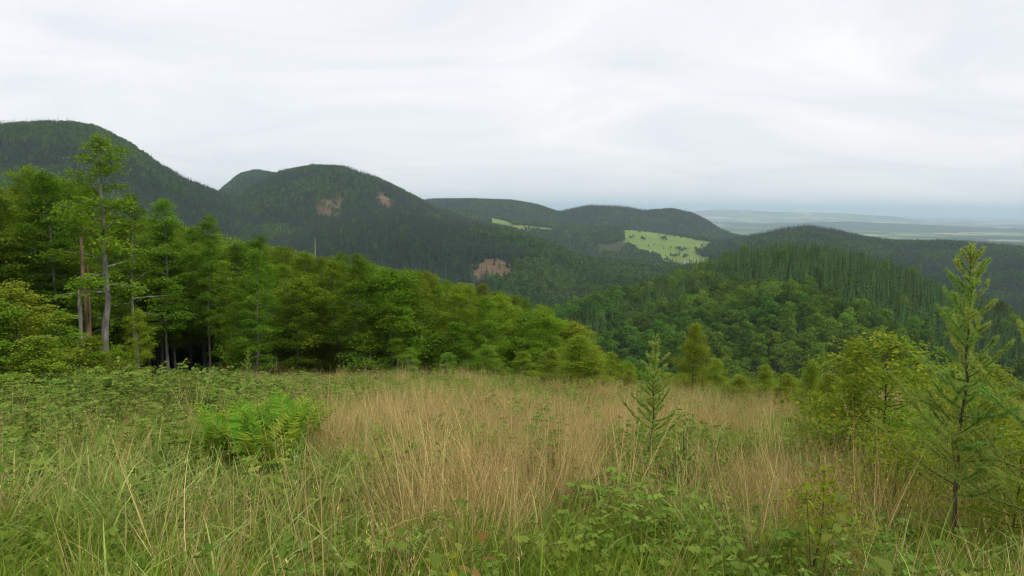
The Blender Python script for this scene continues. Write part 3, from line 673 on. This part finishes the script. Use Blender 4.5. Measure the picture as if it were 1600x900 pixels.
# leave out what the front trees hide completely
order = np.nonzero(ok)[0][np.argsort(r[ok])]
scan = np.full(900, -9.0); hidden = np.zeros(len(r), bool)
for i in order:
    b = int((th[i] + 0.8) / 1.6 * 900); w = max(1, int(1.3 / r[i] / 1.6 * 900)); e = (z[i] + top[i] - EYE) / r[i]
    seg = scan[max(0, b - w):b + w + 1]
    if e < seg.min() - 0.004: hidden[i] = True
    scan[max(0, b - w):b + w + 1] = np.maximum(seg, (z[i] + top[i] * .8 - EYE) / r[i])
shown = [i for i in order if not hidden[i] and abs(deg[i]) < 36]
own_b = set(shown[:290])
for i in shown[:290]:
    o = None
    if top[i] < 8.5:
        H, tm, cm, cm2 = YOUNG[int(RNG.integers(4))]; lab, grp, nme = 'young bushy beech at the edge of the wood below the meadow', 'young beeches along the wood edge', 'young_beech'
        if RNG.random() < .35: cm = cm2; lab = 'young bushy beech with pale fresh green leaves at the wood edge'; grp = 'pale young beeches along the wood edge'
    else:
        v = [k for k in range(6)] if px_[i] > 345 else [2, 4]
        H, tm, cm = BEECH[v[int(RNG.integers(len(v)))]]; nme = 'beech_tree'
        lab, grp = ('tall beech on the high side of the wood around its dark opening', 'tall beeches around the dark opening') if px_[i] < 345 else ('tall beech in the front rows of the wood, downhill of the dark opening', 'front beeches downhill') if r[i] < 75 else ('beech deep in the wood, its crown showing over the front rows', 'beeches behind the front rows')
    s = top[i] / H; wd = s * (0.72 + .35 * RNG.random())
    o = link(nme, None, loc=(x[i], y[i], z[i] - .1), rot=(RNG.normal(0, .02), RNG.normal(0, .02), RNG.random() * 6.28), scale=(wd, wd, s))
    tag(o, lab, 'tree', grp); link('trunk', tm, o); link('crown', cm, o)
rest = [i for i in order if i not in own_b and not (hidden[i] and r[i] < 60 and RNG.random() < .3)]
scatter('beech_wood', np.stack([x[rest], y[rest], z[rest]], 1), RNG.random(len(rest)) * 6.28, np.stack([top[rest] / 15 * 1.15] * 2 + [top[rest] / 15], 1), RNG.integers(0, 4, len(rest)), C_BEECH, 'deeper part of the beech wood behind the edge trees', 'wood')
print('beeches', len(own_b), 'rest', len(rest))

def tree_at(name, px, r, top_py, meshes, label, group=None, wide=1.0, rz=0.0, cat='tree'):
    p = at_bearing(px, r); H, tm, cm = meshes[:3]
    _, te = pix_ang(px, top_py); h = EYE + r * te - p[2]; s = h / H
    o = link(name, None, loc=p - (0, 0, .1), rot=(0, 0, rz), scale=(s * wide, s * wide, s)); tag(o, label, cat, group)
    link('trunk', tm, o); link('crown', cm, o); return o
# the tall beech with a bare grey trunk
tb, cb_ = broadleaf(303, 14, 2.8, .36, 26, .18, 34, .2, 5, wander=.012, top_up=58, rnd=1.6)
BIG = (14, tb.mesh('tall_beech_trunk', [M_BARK], True), cb_.mesh('tall_beech_crown', [M_BEECH]))
tree_at('beech_tree', 165, 48, 196, BIG, 'tallest beech with a bare grey trunk and thin crown, rising above the wood', rz=2.2)
tree_at('beech_tree', 205, 50, 290, BIG, 'slender bare-trunked beech just beside the tallest one', rz=4.4, wide=.9)
tb, cb_ = broadleaf(311, 11, 2.0, .25, 30, .17, 24, .14, 9, wander=.022, top_up=55)
CROOK = (11, tb.mesh('crooked_beech_trunk', [M_BARK], True), cb_.mesh('crooked_beech_crown', [M_BEECH]))
tree_at('beech_tree', 553, 50, 388, CROOK, 'crooked beech with a visible bent trunk standing at the wood edge', rz=1.0)
tree_at('beech_tree', 398, 50, 378, BEECH[1], 'broad beech beside the dark opening in the wood', rz=1.7)

# rotten snags and dead poles
def snag(p, H, r0, rz, label, mat, k=9, jag=.35, seed=0, prongs=False):
    rng = np.random.default_rng(seed); mb = MB(); n = 9; zs = np.linspace(-.3, H, n)
    P = np.stack([np.cumsum(rng.normal(0, .02, n)) * H * .15, np.cumsum(rng.normal(0, .02, n)) * H * .15, zs], 1)
    add_tube(mb, P, r0 * (1 - .5 * np.linspace(0, 1, n)) * (0.7 + .6 * rng.random(n)), k)
    if prongs: 
        m2 = MB(); Q_ = P + np.array([r0 * 1.1, .05, 0]) * np.linspace(.5, 1.5, n)[:, None] + rng.normal(0, .02, (n, 3)); Q_[:, 2] *= .82; add_tube(m2, Q_, r0 * .75 * (1 - .6 * np.linspace(0, 1, n)) * (.7 + .5 * rng.random(n)), 7)
    V = mb.V[0]; V[-k:, 2] += rng.random(k) * jag * 2.2 - jag * 1.2
    c = V[-k:].mean(0) - (0, 0, .3); mb.add(np.vstack([V[-k:], c]), T=[(a, (a + 1) % k, k) for a in range(k)])
    o = link('tree_snag', None, loc=p, rot=(0, 0, rz)); tag(o, label, 'dead tree'); link('trunk', mb.mesh('snag_trunk', [mat], False), o)
    if prongs: link('split_trunk', m2.mesh('snag_prong', [mat], False), o)
    for b in range(3):
        h = H * (.45 + .4 * rng.random()); a = rng.random() * 6.28; L = H * .12 * (0.5 + rng.random()); q = MB(); t = np.linspace(0, 1, 4)[:, None]
        p0 = np.array([np.interp(h, zs, P[:, 0]), np.interp(h, zs, P[:, 1]), h])
        add_tube(q, p0 + t * L * np.array([math.cos(a), math.sin(a), .3]) + t ** 2 * L * np.array([.1, -.1, -.25]), r0 * .25 * (1.1 - t[:, 0]), 5)
        link('branch_stub', q.mesh('branch_stub', [mat], True), o)
    return o
def height_to(px, r, py): return EYE + r * pix_ang(px, py)[1] - at_bearing(px, r)[2]
snag(at_bearing(133, 47), height_to(133, 47, 372), .15, 0, 'rotten brown snag split open, standing beside the tallest beech', M_SNAG, seed=3, prongs=True)
snag(at_bearing(124, 46.5), height_to(124, 46.5, 455), .15, 1, 'short grey stump leaning on the rotten brown snag', M_DEADG, seed=5)
snag(at_bearing(493, 118), height_to(493, 118, 374), .2, 1, 'thin bare dead pole rising over the wood canopy', M_DEADG, 6, .1, seed=7)
snag(at_bearing(451, 78), height_to(451, 78, 416), .13, 1, 'pale broken dead pole among the green beech crowns', M_DEADG, 6, .1, seed=8)

# shrubs at the left edge and along the brow
for px, rr_, tpy, v, wd, lab in ((25, 36, 432, 0, 1.25, 'large round pale green shrub at the foot of the wood'), (-35, 35, 450, 1, 1.2, 'broad pale green shrub leaning out of the wood edge'), (85, 37, 478, 2, 1.2, 'spreading pale shrub between the round shrub and the snag'),
        (135, 38, 522, 3, 1.5, 'low dark shrub in front of the rotten snag'), (60, 33, 520, 3, 1.6, 'low shrub below the large round pale shrub'), (175, 41, 540, 1, 1.3, 'small shrub at the foot of the tallest beech'), (212, 43, 478, 2, .8, 'narrow layered young beech beside the dark opening')):
    H, tm, cm, cm2 = YOUNG[v]
    tree_at('shrub', px, rr_, tpy, (H, tm, cm2 if px < 130 else cm), lab, 'shrubs below the tall beeches', wd, rz=px * .7, cat='shrub')
for px, rr_, tpy, v, wd, lab in ((905, 30, 518, 1, 1.5, 'bushy yellow-green birch on the brow of the meadow'), (858, 33, 540, 0, 1.6, 'spreading light green birch beside the bushy one'), (1085, 32, 498, 0, 1.1, 'slender yellow-green birch standing alone on the brow'),
        (1205, 30, 566, 2, 1.7, 'small olive birch behind the dry grass on the brow'), (1125, 34, 556, 1, 1.3, 'low birch at the foot of the slender birch'), (1345, 22, 520, 1, 1.0, 'thin olive birch behind the yellowing maple'), (1275, 24, 556, 2, 1.5, 'low olive birch beside the yellowing maple'), (1310, 20, 575, 0, 1.6, 'squat birch half hidden behind the yellowing maple'), (1165, 27, 582, 1, 1.9, 'low spreading birch between the slender birch and the olive one'), (1240, 26, 580, 0, 1.8, 'low bushy birch just past the small olive birch'), (985, 29, 572, 2, 1.8, 'low pale birch behind the slim larch'), (1560, 17, 560, 1, 1.5, 'bushy birch behind the tall larch'), (935, 31, 535, 2, 1.6, 'olive birch at the downhill side of the bushy birch')):
    tree_at('birch_tree', px, rr_, tpy, BIRCH[v], lab, 'young birches on the brow', wd, rz=px * .3)
for px, rr_, tpy, v, wd, lab in ((820, 38, 545, 0, 1.2, 'low fresh green beech bush left of the birches'), (955, 36, 545, 2, 1.1, 'dark green bush behind the small larch'), (760, 40, 535, 1, 1.2, 'leafy bush at the middle of the wood edge'), (700, 40, 548, 3, 1.3, 'low leafy bush under the wood edge'), (640, 42, 540, 0, 1.1, 'rounded bush below the crooked beech')):
    tree_at('shrub', px, rr_, tpy, (YOUNG[v][0], YOUNG[v][1], YOUNG[v][3]), lab, 'bushes on the brow', wd, rz=px * .7, cat='shrub')
# yellowing maple in front of the larch
tb, cb_ = broadleaf(330, 2.4, 1.15, .15, 40, .075, 12, .022, 24, top_up=45, flat=.3, sparse=.5)
GREENC = cb_.mesh('green_maple_crown', [M_BUSH])
cb_.qt = [t_ ** 1.7 for t_ in cb_.qt]
MAPLE = (2.4, tb.mesh('maple_stem', [M_BARKD], True), cb_.mesh('maple_crown', [M_YELLOW]))
tree_at('maple_sapling', 1395, 9.6, 512, MAPLE, 'bushy young maple with yellowing leaves beside the tall larch', rz=.4)
tb, cb_ = broadleaf(334, 2.4, .9, .15, 26, .085, 7, .02, 14, top_up=50, flat=.4)
tree_at('maple_sapling', 1290, 5.0, 705, (2.4, tb.mesh('green_sapling_stem', [M_BARKD], True), cb_.mesh('green_sapling_crown', [M_BUSH])), 'low leafy sapling with round green leaves in the dry grass', rz=2.0, wide=.9)

MAPLE_G = (2.4, MAPLE[1], GREENC)
for px, r_, tp, wd, me_, lab in ((1455, 8.4, 625, .85, MAPLE_G, 'dense green sapling directly under the tall larch'), (1565, 8.6, 605, .9, MAPLE_G, 'dense green sapling on the far side of the tall larch'), (1340, 9.8, 590, .9, MAPLE, 'wide sapling with yellow-tipped leaves beside the yellowing maple'),
        (1420, 7.6, 665, .85, MAPLE_G, 'low green sapling in front of the yellowing maple'), (1290, 11.5, 605, .9, MAPLE_G, 'outer green sapling where the dry grass meets the thicket'), (1610, 7.0, 670, .9, MAPLE_G, 'low sapling below the leaning larch'), (1130, 8.8, 690, .9, MAPLE_G, 'small green sapling beside the dark woody stems'), (1500, 12, 560, .9, MAPLE_G, 'upright green sapling standing behind the tall larch')):
    tree_at('maple_sapling', px, r_, tp, me_, lab, 'saplings around the tall larch', wd, rz=px * .37)
# ------------------------------------------------------------------ larch saplings
def larch(p, H, seed, label, spread=.62, nb=46, clear=.2, lean=(0, 0)):
    rng = np.random.default_rng(seed); o = link('larch_sapling', None, loc=p, rot=(lean[0], lean[1], 0)); tag(o, label, 'larch', 'young larches in the meadow')
    tb = MB(); n = 14; zs = np.linspace(-.1, H, n); wob = np.cumsum(rng.normal(0, .006, (n, 2)), 0) * H
    P = np.column_stack([wob, zs]); rad = .015 * (H / 2.5) * (1 - np.clip(zs / H, 0, 1)) ** .8 + .0028
    add_tube(tb, P, rad, 7)
    link('trunk', tb.mesh('larch_trunk', [M_BARKD], True), o)
    az = 0
    def needles(mb, Q, dens, ln):
        seg = np.linalg.norm(np.diff(Q, axis=0), axis=1); cum = np.concatenate([[0], np.cumsum(seg)]); m = int(cum[-1] * dens)
        if m < 2: return
        s = rng.random(m) * cum[-1]; C = np.stack([np.interp(s, cum, Q[:, k]) for k in range(3)], 1); D = norm(Q[-1] - Q[0])
        dirs = norm(norm(rng.normal(size=(m, 3))) + D * .75); L = ln * (.7 + .6 * rng.random(m))
        sd_ = norm(np.cross(dirs, rng.normal(size=(m, 3)))) * .0030
        V = np.stack([C - sd_, C + sd_, C + dirs * L[:, None]], 1).reshape(-1, 3)
        mb.add(V, T=np.arange(m * 3).reshape(-1, 3), mat=1, tint=rng.random(m))
    for b in range(nb + 1):
        u = b / nb; h = H * (clear + (0.985 - clear) * u ** .9); az += 2.4 + rng.normal(0, .3)
        L = spread * (H / 2.6) * ((1 - u) ** .8 * (.35 + .85 * rng.random()) + .09)
        el = math.radians(10 + 36 * u + rng.normal(0, 13)); p0 = np.array([np.interp(h, zs, P[:, 0]), np.interp(h, zs, P[:, 1]), h])
        d = np.array([math.cos(az) * math.cos(el), math.sin(az) * math.cos(el), math.sin(el)]); t = np.linspace(0, 1, 6)[:, None]
        Q = p0 + d * L * t + np.array([0, 0, .30]) * L * t ** 2.2
        mb = MB(); add_tube(mb, Q, .0055 * (1.1 - t[:, 0]) * (.5 + L), 4)
        needles(mb, Q, 1000, .030)
        for k in range(int(L * 11)):
            tk = .2 + .7 * rng.random(); c = np.array([np.interp(tk, t[:, 0], Q[:, j]) for j in range(3)])
            s = rng.choice([-1, 1]); side = np.array([-math.sin(az), math.cos(az), 0]) * s; l2 = L * .34 * (1.1 - tk) + .05
            e = norm(d * .8 + side * .75 + np.array([0, 0, .35 + .3 * rng.random()])); Q2 = c + e * l2 * np.linspace(0, 1, 4)[:, None]
            add_tube(mb, Q2, .0022, 3); needles(mb, Q2, 1000, .027)
        link('branch', mb.mesh('larch_branch', [M_BARKD, M_LARCH]), o)
    mb = MB(); needles(mb, np.array([[P[-4][0], P[-4][1], P[-4][2]], [P[-1][0], P[-1][1], H + .02]]), 700, .03); link('leading_shoot', mb.mesh('larch_tip', [M_BARKD, M_LARCH]), o)
p = at_bearing(1530, 6.6); larch(p, height_to(1505, 6.6, 386), 21, 'tall larch sapling with a dark crooked stem beside the yellowing maple', .56, 72, .25)
p = at_bearing(1022, 8.2); larch(p, height_to(1026, 8.2, 524), 22, 'slim light green larch sapling standing in the middle of the dry grass', .50, 62, .22)
p = at_bearing(385, 30); larch(p, height_to(380, 30, 548), 23, 'small pale larch at the edge of the dark opening in the wood', .75, 30, .1)
p = at_bearing(1650, 6.4); larch(p, height_to(1650, 6.4, 500), 24, 'leaning larch with long branches reaching in past the tall larch', .95, 40, .25)

# ------------------------------------------------------------------ meadow plants
def grass_tuft(seed, n, l0, l1, w, bend, spread, tilt):
    rng = np.random.default_rng(seed); mb = MB(); a = rng.random(n) * 6.28; rd = spread * rng.random(n) ** .6
    base = np.stack([np.cos(a) * rd, np.sin(a) * rd, np.full(n, -.03)], 1)
    ti = np.abs(rng.normal(0, tilt, n)); a2 = a + rng.normal(0, .8, n)
    d = np.stack([np.cos(a2) * np.sin(ti), np.sin(a2) * np.sin(ti), np.cos(ti)], 1)
    add_ribbons(mb, base, d, l0 + (l1 - l0) * rng.random(n), w * (.6 + .8 * rng.random(n)), bend * (.3 + rng.random(n)), rng, 5)
    return mb
def dry_tuft(seed, n=26):
    rng = np.random.default_rng(seed); mb = MB(); a = rng.random(n) * 6.28; rd = .14 * rng.random(n) ** .6
    base = np.stack([np.cos(a) * rd, np.sin(a) * rd, np.full(n, -.03)], 1)
    lean = rng.normal(0, .12, 2); d = norm(np.column_stack([rng.normal(lean[0], .17, n), rng.normal(lean[1], .17, n), np.ones(n)]))
    L = .55 + .6 * rng.random(n)
    tip = add_ribbons(mb, base, d, L, .0046 * (.6 + .8 * rng.random(n)), .22 * rng.random(n) ** 2, rng, 5)
    # loose seed heads on some stems
    for i in range(0, n, 3):
        m = 9; s = rng.random(m); c = tip[i] - d[i] * (s[:, None] * .16)
        add_leaves(mb, c + rng.normal(0, .006, (m, 3)), rng.normal(size=(m, 3)), .020, rng, aspect=.18, dirs=d[i] + rng.normal(0, .3, (m, 3)), fold=.02)
    # dead leaf blades hanging at the base
    k = 18; a = rng.random(k) * 6.28; base = np.stack([np.cos(a) * .1, np.sin(a) * .1, np.full(k, 0)], 1); ti = .3 + .6 * rng.random(k)
    add_ribbons(mb, base, np.stack([np.cos(a) * np.sin(ti), np.sin(a) * np.sin(ti), np.cos(ti)], 1), .25 + .35 * rng.random(k), np.full(k, .005), .4 * rng.random(k), rng, 4)
    return mb
def bramble(seed, stems=5, h=.6, leaf=.06):
    rng = np.random.default_rng(seed); mb = MB()
    for s in range(stems):
        a = rng.random() * 6.28; hh = h * (.6 + .6 * rng.random()); t = np.linspace(0, 1, 6)[:, None]
        P = np.array([math.cos(a), math.sin(a), 0]) * (.05 + .35 * t ** 1.5) * (.5 + rng.random()) + np.array([0, 0, 1.]) * hh * (1.5 * t - .6 * t ** 2)
        add_tube(mb, P, .004 * (1.2 - t[:, 0]), 3, mat=1)
        nl = 9
        for k in range(nl):
            tk = .25 + .75 * (k + rng.random()) / nl; c = np.array([np.interp(tk, t[:, 0], P[:, j]) for j in range(3)])
            b = rng.random() * 6.28; o = np.array([math.cos(b), math.sin(b), .1]); sd = np.array([-math.sin(b), math.cos(b), 0]); c = c + o * leaf * .7
            dirs = np.array([o, o * .4 + sd, o * .4 - sd, o + sd * .6, o - sd * .6][:3 if rng.random() < .6 else 5]); m = len(dirs)
            Nn = np.array([0, 0, 1.]) + o * .5 + rng.normal(0, .25, (m, 3))
            add_leaves(mb, c + dirs * leaf * .55 + rng.normal(0, .004, (m, 3)), Nn, leaf * (.8 + .5 * rng.random(m)), rng, aspect=.68, dirs=dirs, tint=np.clip(rng.random() * .7 + .3 * rng.random(m), 0, 1), fold=.07)
    return mb
M_LUSH = mat_leaf('lush_grass_blade', (0.17, 0.28, 0.03), (0.38, 0.48, 0.11), 0.3, rough=.4, spec=.3, var=.15)
M_STEM = mat_leaf('green_stem', (0.12, 0.14, 0.05), (0.2, 0.16, 0.07), 0, var=.2)
C_GRASS = proto_collection('grass_tuft', [grass_tuft(400 + i, 46, .28, .62, .0075, .34, .12, .42).mesh('grass_tuft', [M_GRASS]) for i in range(6)] + [grass_tuft(460 + i, 34, .4, .85, .011, .55, .10, .45).mesh('lush_tuft', [M_LUSH]) for i in range(3)])
C_DRY = proto_collection('dry_tuft', [dry_tuft(420 + i).mesh('dry_tuft', [M_DRY]) for i in range(7)])
C_BRAM = proto_collection('bramble_plant', [bramble(440 + i, 5 + i % 3, .42 + .1 * (i % 3), .042 + .005 * (i % 3)).mesh('bramble_plant', [M_BRAM, M_STEM]) for i in range(6)])

AM0, AM1 = math.radians(-46), math.radians(46)
def meadow_points(s): 
    th, r = polar_points(1.5, 56, AM0, AM1, s); x, y = r * np.sin(th), r * np.cos(th)
    k = (y < 50 + 4 * (vnoise(x * .2, y * .2, 61) - .5)); return x[k], y[k], r[k], th[k]
def spot(x, y, px, py, sx, sy):
    p = pix_ground(px, py); return np.exp(-(((x - p[0]) / sx) ** 2 + ((y - p[1]) / sy) ** 2))
def dryness(x, y):
    d = 0.30 + (fbm(x * .35, y * .25, 50, 4) - .5) * 2.4
    d += .65 * spot(x, y, 680, 660, 2.2, 4.5) + .65 * spot(x, y, 760, 790, 1.2, 2.0) + 1.0 * spot(x, y, 690, 880, .8, .9) + .7 * spot(x, y, 880, 820, .7, 1.4) + .7 * spot(x, y, 1230, 840, .7, .9) + .5 * spot(x, y, 880, 700, 1.5, 3) + .45 * spot(x, y, 1180, 650, 3, 4) + .45 * spot(x, y, 1150, 830, .9, 1) + .9 * spot(x, y, 1500, 810, 1.0, 1.2) + .45 * spot(x, y, 600, 860, .6, .6)
    d -= .8 * spot(x, y, 330, 640, 8, 9) + .5 * spot(x, y, 250, 760, 2.2, 2.5) + 1.7 * spot(x, y, 60, 880, 2.6, 1.6) + .5 * spot(x, y, 300, 860, 1, .8) + .55 * spot(x, y, 420, 800, 1.2, 1.6) + .6 * spot(x, y, 120, 640, 3.5, 6) + .6 * spot(x, y, 430, 690, 1.3, 2.5) + .5 * spot(x, y, 1020, 800, .7, 1.4) + .4 * spot(x, y, 1100, 740, 1, 2)
    return d + .18 * sstep(16, 34, np.hypot(x, y))
sp_ = lambda a, b: (lambda r: float(np.interp(r, [1.5, 6, 20, 50], [a, a * 1.15, b, b * 1.4])))
x, y, r, th = meadow_points(sp_(.115, .27)); dr = dryness(x, y)
k = RNG.random(len(r)) < np.clip(1.15 - 1.0 * dr, .16, .97); x, y, r = x[k], y[k], r[k]; n = len(x)
scatter('green_grass', np.stack([x, y, zxy(x, y)], 1), RNG.random(n) * 6.28, (.75 + .6 * RNG.random(n)) * np.interp(r, [0, 12, 50], [1, 1.05, 1.2]), np.where(RNG.random(n) < .06 + .75 * spot(x, y, 150, 850, 1.5, 1.0) + .6 * spot(x, y, 430, 810, .9, 1.2) + .5 * spot(x, y, 1010, 850, .5, .8), RNG.integers(6, 9, n), RNG.integers(0, 6, n)), C_GRASS, 'green arching grass growing all over the meadow', 'grass')
ng_ = n
x, y, r, th = meadow_points(sp_(.125, .26)); dr = dryness(x, y)
k = RNG.random(len(r)) < np.clip((dr - .20) * 1.7, .07, .9); x, y, r = x[k], y[k], r[k]; n = len(x)
scatter('dry_grass', np.stack([x, y, zxy(x, y)], 1), RNG.random(n) * 6.28, .6 + .4 * RNG.random(n) + .5 * RNG.random(n) ** 5, RNG.integers(0, 7, n), C_DRY, 'tall dry straw-coloured grass standing in patches over the meadow', 'grass', tilt=RNG.normal(0, .2, (n, 2)))
nd_ = n
x, y, r, th = meadow_points(sp_(.23, .42))
bd = .22 + (fbm(x * .5 + 7, y * .4, 80, 3) - .5) * 2.2 + .7 * spot(x, y, 120, 650, 3.5, 6) + .6 * spot(x, y, 260, 655, 3, 6) + .45 * spot(x, y, 1060, 760, .7, 1.6) - .5 * spot(x, y, 750, 750, 1.3, 2.5) + .5 * spot(x, y, 450, 850, .5, .6) + .4 * spot(x, y, 1300, 800, .8, 1.2) - .4 * spot(x, y, 150, 860, 1.4, .7) - 1.2 * spot(x, y, 415, 745, 1.1, 2.0)
k = RNG.random(len(r)) < np.clip(bd, .03, .95); x, y, r = x[k], y[k], r[k]; n = len(x)
scatter('bramble', np.stack([x, y, zxy(x, y)], 1), RNG.random(n) * 6.28, (.7 + .6 * RNG.random(n)) * np.interp(r, [0, 6, 20], [.75, .95, 1.2]) * (1 + .6 * spot(x, y, 160, 650, 4.5, 7)), RNG.integers(0, 6, n), C_BRAM, 'low leafy bramble thicket spreading through the grass', 'bramble')
print('grass', ng_, nd_, n)

# ferns
def frond(seed, L=1.0):
    rng = np.random.default_rng(seed); mb = MB(); t = np.linspace(0, 1, 9)
    P = np.stack([L * (.25 * t + .42 * t ** 2.4), np.zeros(9), L * (.95 * t - .32 * t ** 2.6)], 1); add_tube(mb, P, .004 * (1.15 - t), 3)
    k = 26; s = np.linspace(.16, .99, k); C = np.stack([np.interp(s, t, P[:, j]) for j in range(3)], 1); D = norm(np.gradient(C, axis=0))
    ln = L * .17 * np.sin(np.clip((s - .08) / .95, 0, 1) * math.pi) ** .7 + .01
    for sg in (-1, 1):
        dirs = norm(np.array([0, sg, 0]) + D * .45 + rng.normal(0, .05, (k, 3))); Nn = norm(np.cross(D, np.array([0, 1., 0])) * 1.0) * -1
        add_leaves(mb, C + dirs * ln[:, None] * .5, Nn + rng.normal(0, .12, (k, 3)), ln, rng, aspect=.24, dirs=dirs)
    return mb.mesh('fern_frond', [M_FERN])
FROND = [frond(500 + i) for i in range(4)]
def fern(p, s, label, nf=10):
    o = link('fern', None, loc=p, rot=(0, 0, RNG.random() * 6.28), scale=s); tag(o, label, 'fern', 'ferns in the fern patch')
    for i in range(nf): link('frond', FROND[i % 4], o, rot=(RNG.normal(0, .1), RNG.normal(-.42, .16), i * 2.4), scale=.8 + .35 * RNG.random())
fl = 'bright green fern with upright fronds in the fern patch'
for px, py in ((365, 715), (395, 730), (420, 705), (450, 730), (380, 690), (440, 690), (470, 700), (410, 755), (345, 735), (485, 680), (430, 668), (400, 672), (355, 690)):
    fern(pix_ground(px, py + 42), .8 + .32 * RNG.random(), fl)
fern(pix_ground(325, 660), .95, 'single fern standing apart between the brambles and the fern patch')

# broad-leaved saplings close by, each leaf a piece
def leaf_mesh(name, m):
    mb = MB(); o = [(0, 0), (.28, .18), (.36, .42), (.28, .68), (.12, .9), (0, 1.05)]
    R_ = [(a, b, abs(a) * .3 - .12 * b * b) for a, b in o]; L_ = [(-a, b, abs(a) * .3 - .12 * b * b) for a, b in o[1:-1]]
    V = np.array(R_ + L_); mb.add(V, Q=[(0, 1, 2, 7), (0, 7, 6, 6)][:0] if False else None, T=[(0, 1, 6), (1, 2, 6), (2, 7, 6), (2, 3, 7), (3, 8, 7), (3, 4, 8), (4, 9, 8), (4, 5, 9)])
    return mb.mesh(name, [m], True)
LEAF_G, LEAF_R, LEAF_Y = leaf_mesh('broad_leaf', M_BROAD), leaf_mesh('rust_leaf', M_RUST), leaf_mesh('yellow_leaf', M_YELLOW)
def leafy(name, p, h, n, size, label, kinds, spread=.16, group=None):
    rng = np.random.default_rng(int(abs(p[0]) * 1000) % 9999); o = link(name, None, loc=p); tag(o, label, 'sapling', group)
    st = MB()
    for s in range(4):
        a = s * 1.6 + rng.random(); t = np.linspace(0, 1, 5)[:, None]
        P = np.array([math.cos(a), math.sin(a), 0]) * spread * t ** 1.4 + np.array([0, 0, 1.]) * t * h * (.75 + .3 * rng.random()); add_tube(st, P, .004 * (1.2 - t[:, 0]), 4)
        for k in range(n // 4):
            tk = .35 + .65 * (k + rng.random()) / (n // 4); c = np.array([np.interp(tk, t[:, 0], P[:, j]) for j in range(3)]); c[2] = min(c[2], P[-1][2])
            b = 2.4 * k + rng.random()
            link('leaf', kinds[int(rng.integers(len(kinds)))], o, loc=c, rot=(rng.normal(-.15, .35), rng.normal(0, .35), b), scale=size * (.7 + .6 * rng.random()))
    link('stem', st.mesh('sapling_stem', [M_STEM], True), o)
leafy('leafy_sapling', at_bearing(1435, 3.3), .98, 40, .08, 'yellow-green broad-leaved sapling at the foot of the tall larch', [LEAF_G, LEAF_G, LEAF_Y])
leafy('leafy_sapling', at_bearing(1365, 3.3), .88, 32, .07, 'small broad-leaved sapling beside the yellow-green one', [LEAF_G])
leafy('leafy_sapling', at_bearing(735, 3.3), .98, 40, .065, 'sapling with rusty orange and green leaves in the dry grass', [LEAF_R, LEAF_G, LEAF_G, LEAF_Y])
leafy('leafy_sapling', at_bearing(1300, 4.6), 1.15, 44, .068, 'upright sapling with rounded leaves under the low leafy sapling', [LEAF_G, LEAF_G, LEAF_Y])
leafy('leafy_sapling', at_bearing(455, 3.4), .92, 36, .055, 'low green seedling among the lush grass', [LEAF_G])

# dead stalks along the wood edge and in the meadow
for i in range(22):
    px = random.choice([random.uniform(200, 340), random.uniform(0, 420), random.uniform(380, 720)]); rr_ = random.uniform(34, 46); H = random.uniform(.9, 2.2)
    mb = MB(); t = np.linspace(0, 1, 5)[:, None]; a = random.uniform(0, 6.28); ln = random.uniform(.05, .7)
    P = np.array([math.cos(a) * ln, math.sin(a) * ln, 1]) * t * H + RNG.normal(0, .03, (5, 3)) * H * t - (0, 0, .05); add_tube(mb, P, .014 * (1.15 - t[:, 0]), 5)
    q = P[2] + np.array([math.cos(a + 1), math.sin(a + 1), .9]) * H * .3 * np.linspace(0, 1, 3)[:, None]; add_tube(mb, q, .007, 4)
    tag(link('dead_stalk', mb.mesh('dead_stalk', [M_DEADG], True), loc=at_bearing(px, rr_)), 'thin bleached dead stalk sticking up along the wood edge', 'dead stalk', 'dead stalks along the wood edge')
for px, r_, H, lean in ((1075, 8.2, .95, .02), (1128, 7.8, .9, .05)):
    mb = MB(); t = np.linspace(0, 1, 6)[:, None]; P = np.array([lean, .02, 1]) * t * H + RNG.normal(0, .01, (6, 3)); P[0] = (0, 0, -.1); add_tube(mb, P, .012 * (1.2 - t[:, 0]), 6)
    tag(link('dead_stalk', mb.mesh('dead_stem', [M_BARKD], True), loc=at_bearing(px, r_)), 'dark woody stem standing near the slim larch', 'dead stalk', 'dark stems near the slim larch')

# ------------------------------------------------------------------ haze
hz = bpy.data.materials.new('haze_air'); hz.use_nodes = True; t = hz.node_tree; t.nodes.clear()
pv = N(t, 'ShaderNodeVolumePrincipled'); pv.inputs['Color'].default_value = (0.68, 0.85, 1.0, 1); pv.inputs['Density'].default_value = 5.6e-5
pv.inputs['Density Attribute'].default_value = ''; pv.inputs['Anisotropy'].default_value = 0.0
oo = N(t, 'ShaderNodeOutputMaterial'); t.links.new(pv.outputs[0], oo.inputs['Volume'])
mb = MB(); box(mb, -91000, 91000, -91000, 91000, float(ZG.min()) - 40, 345)
o = link('haze', mb.mesh('haze', [hz])); tag(o, 'thin blue haze filling the air over the hills', 'haze', kind='stuff')
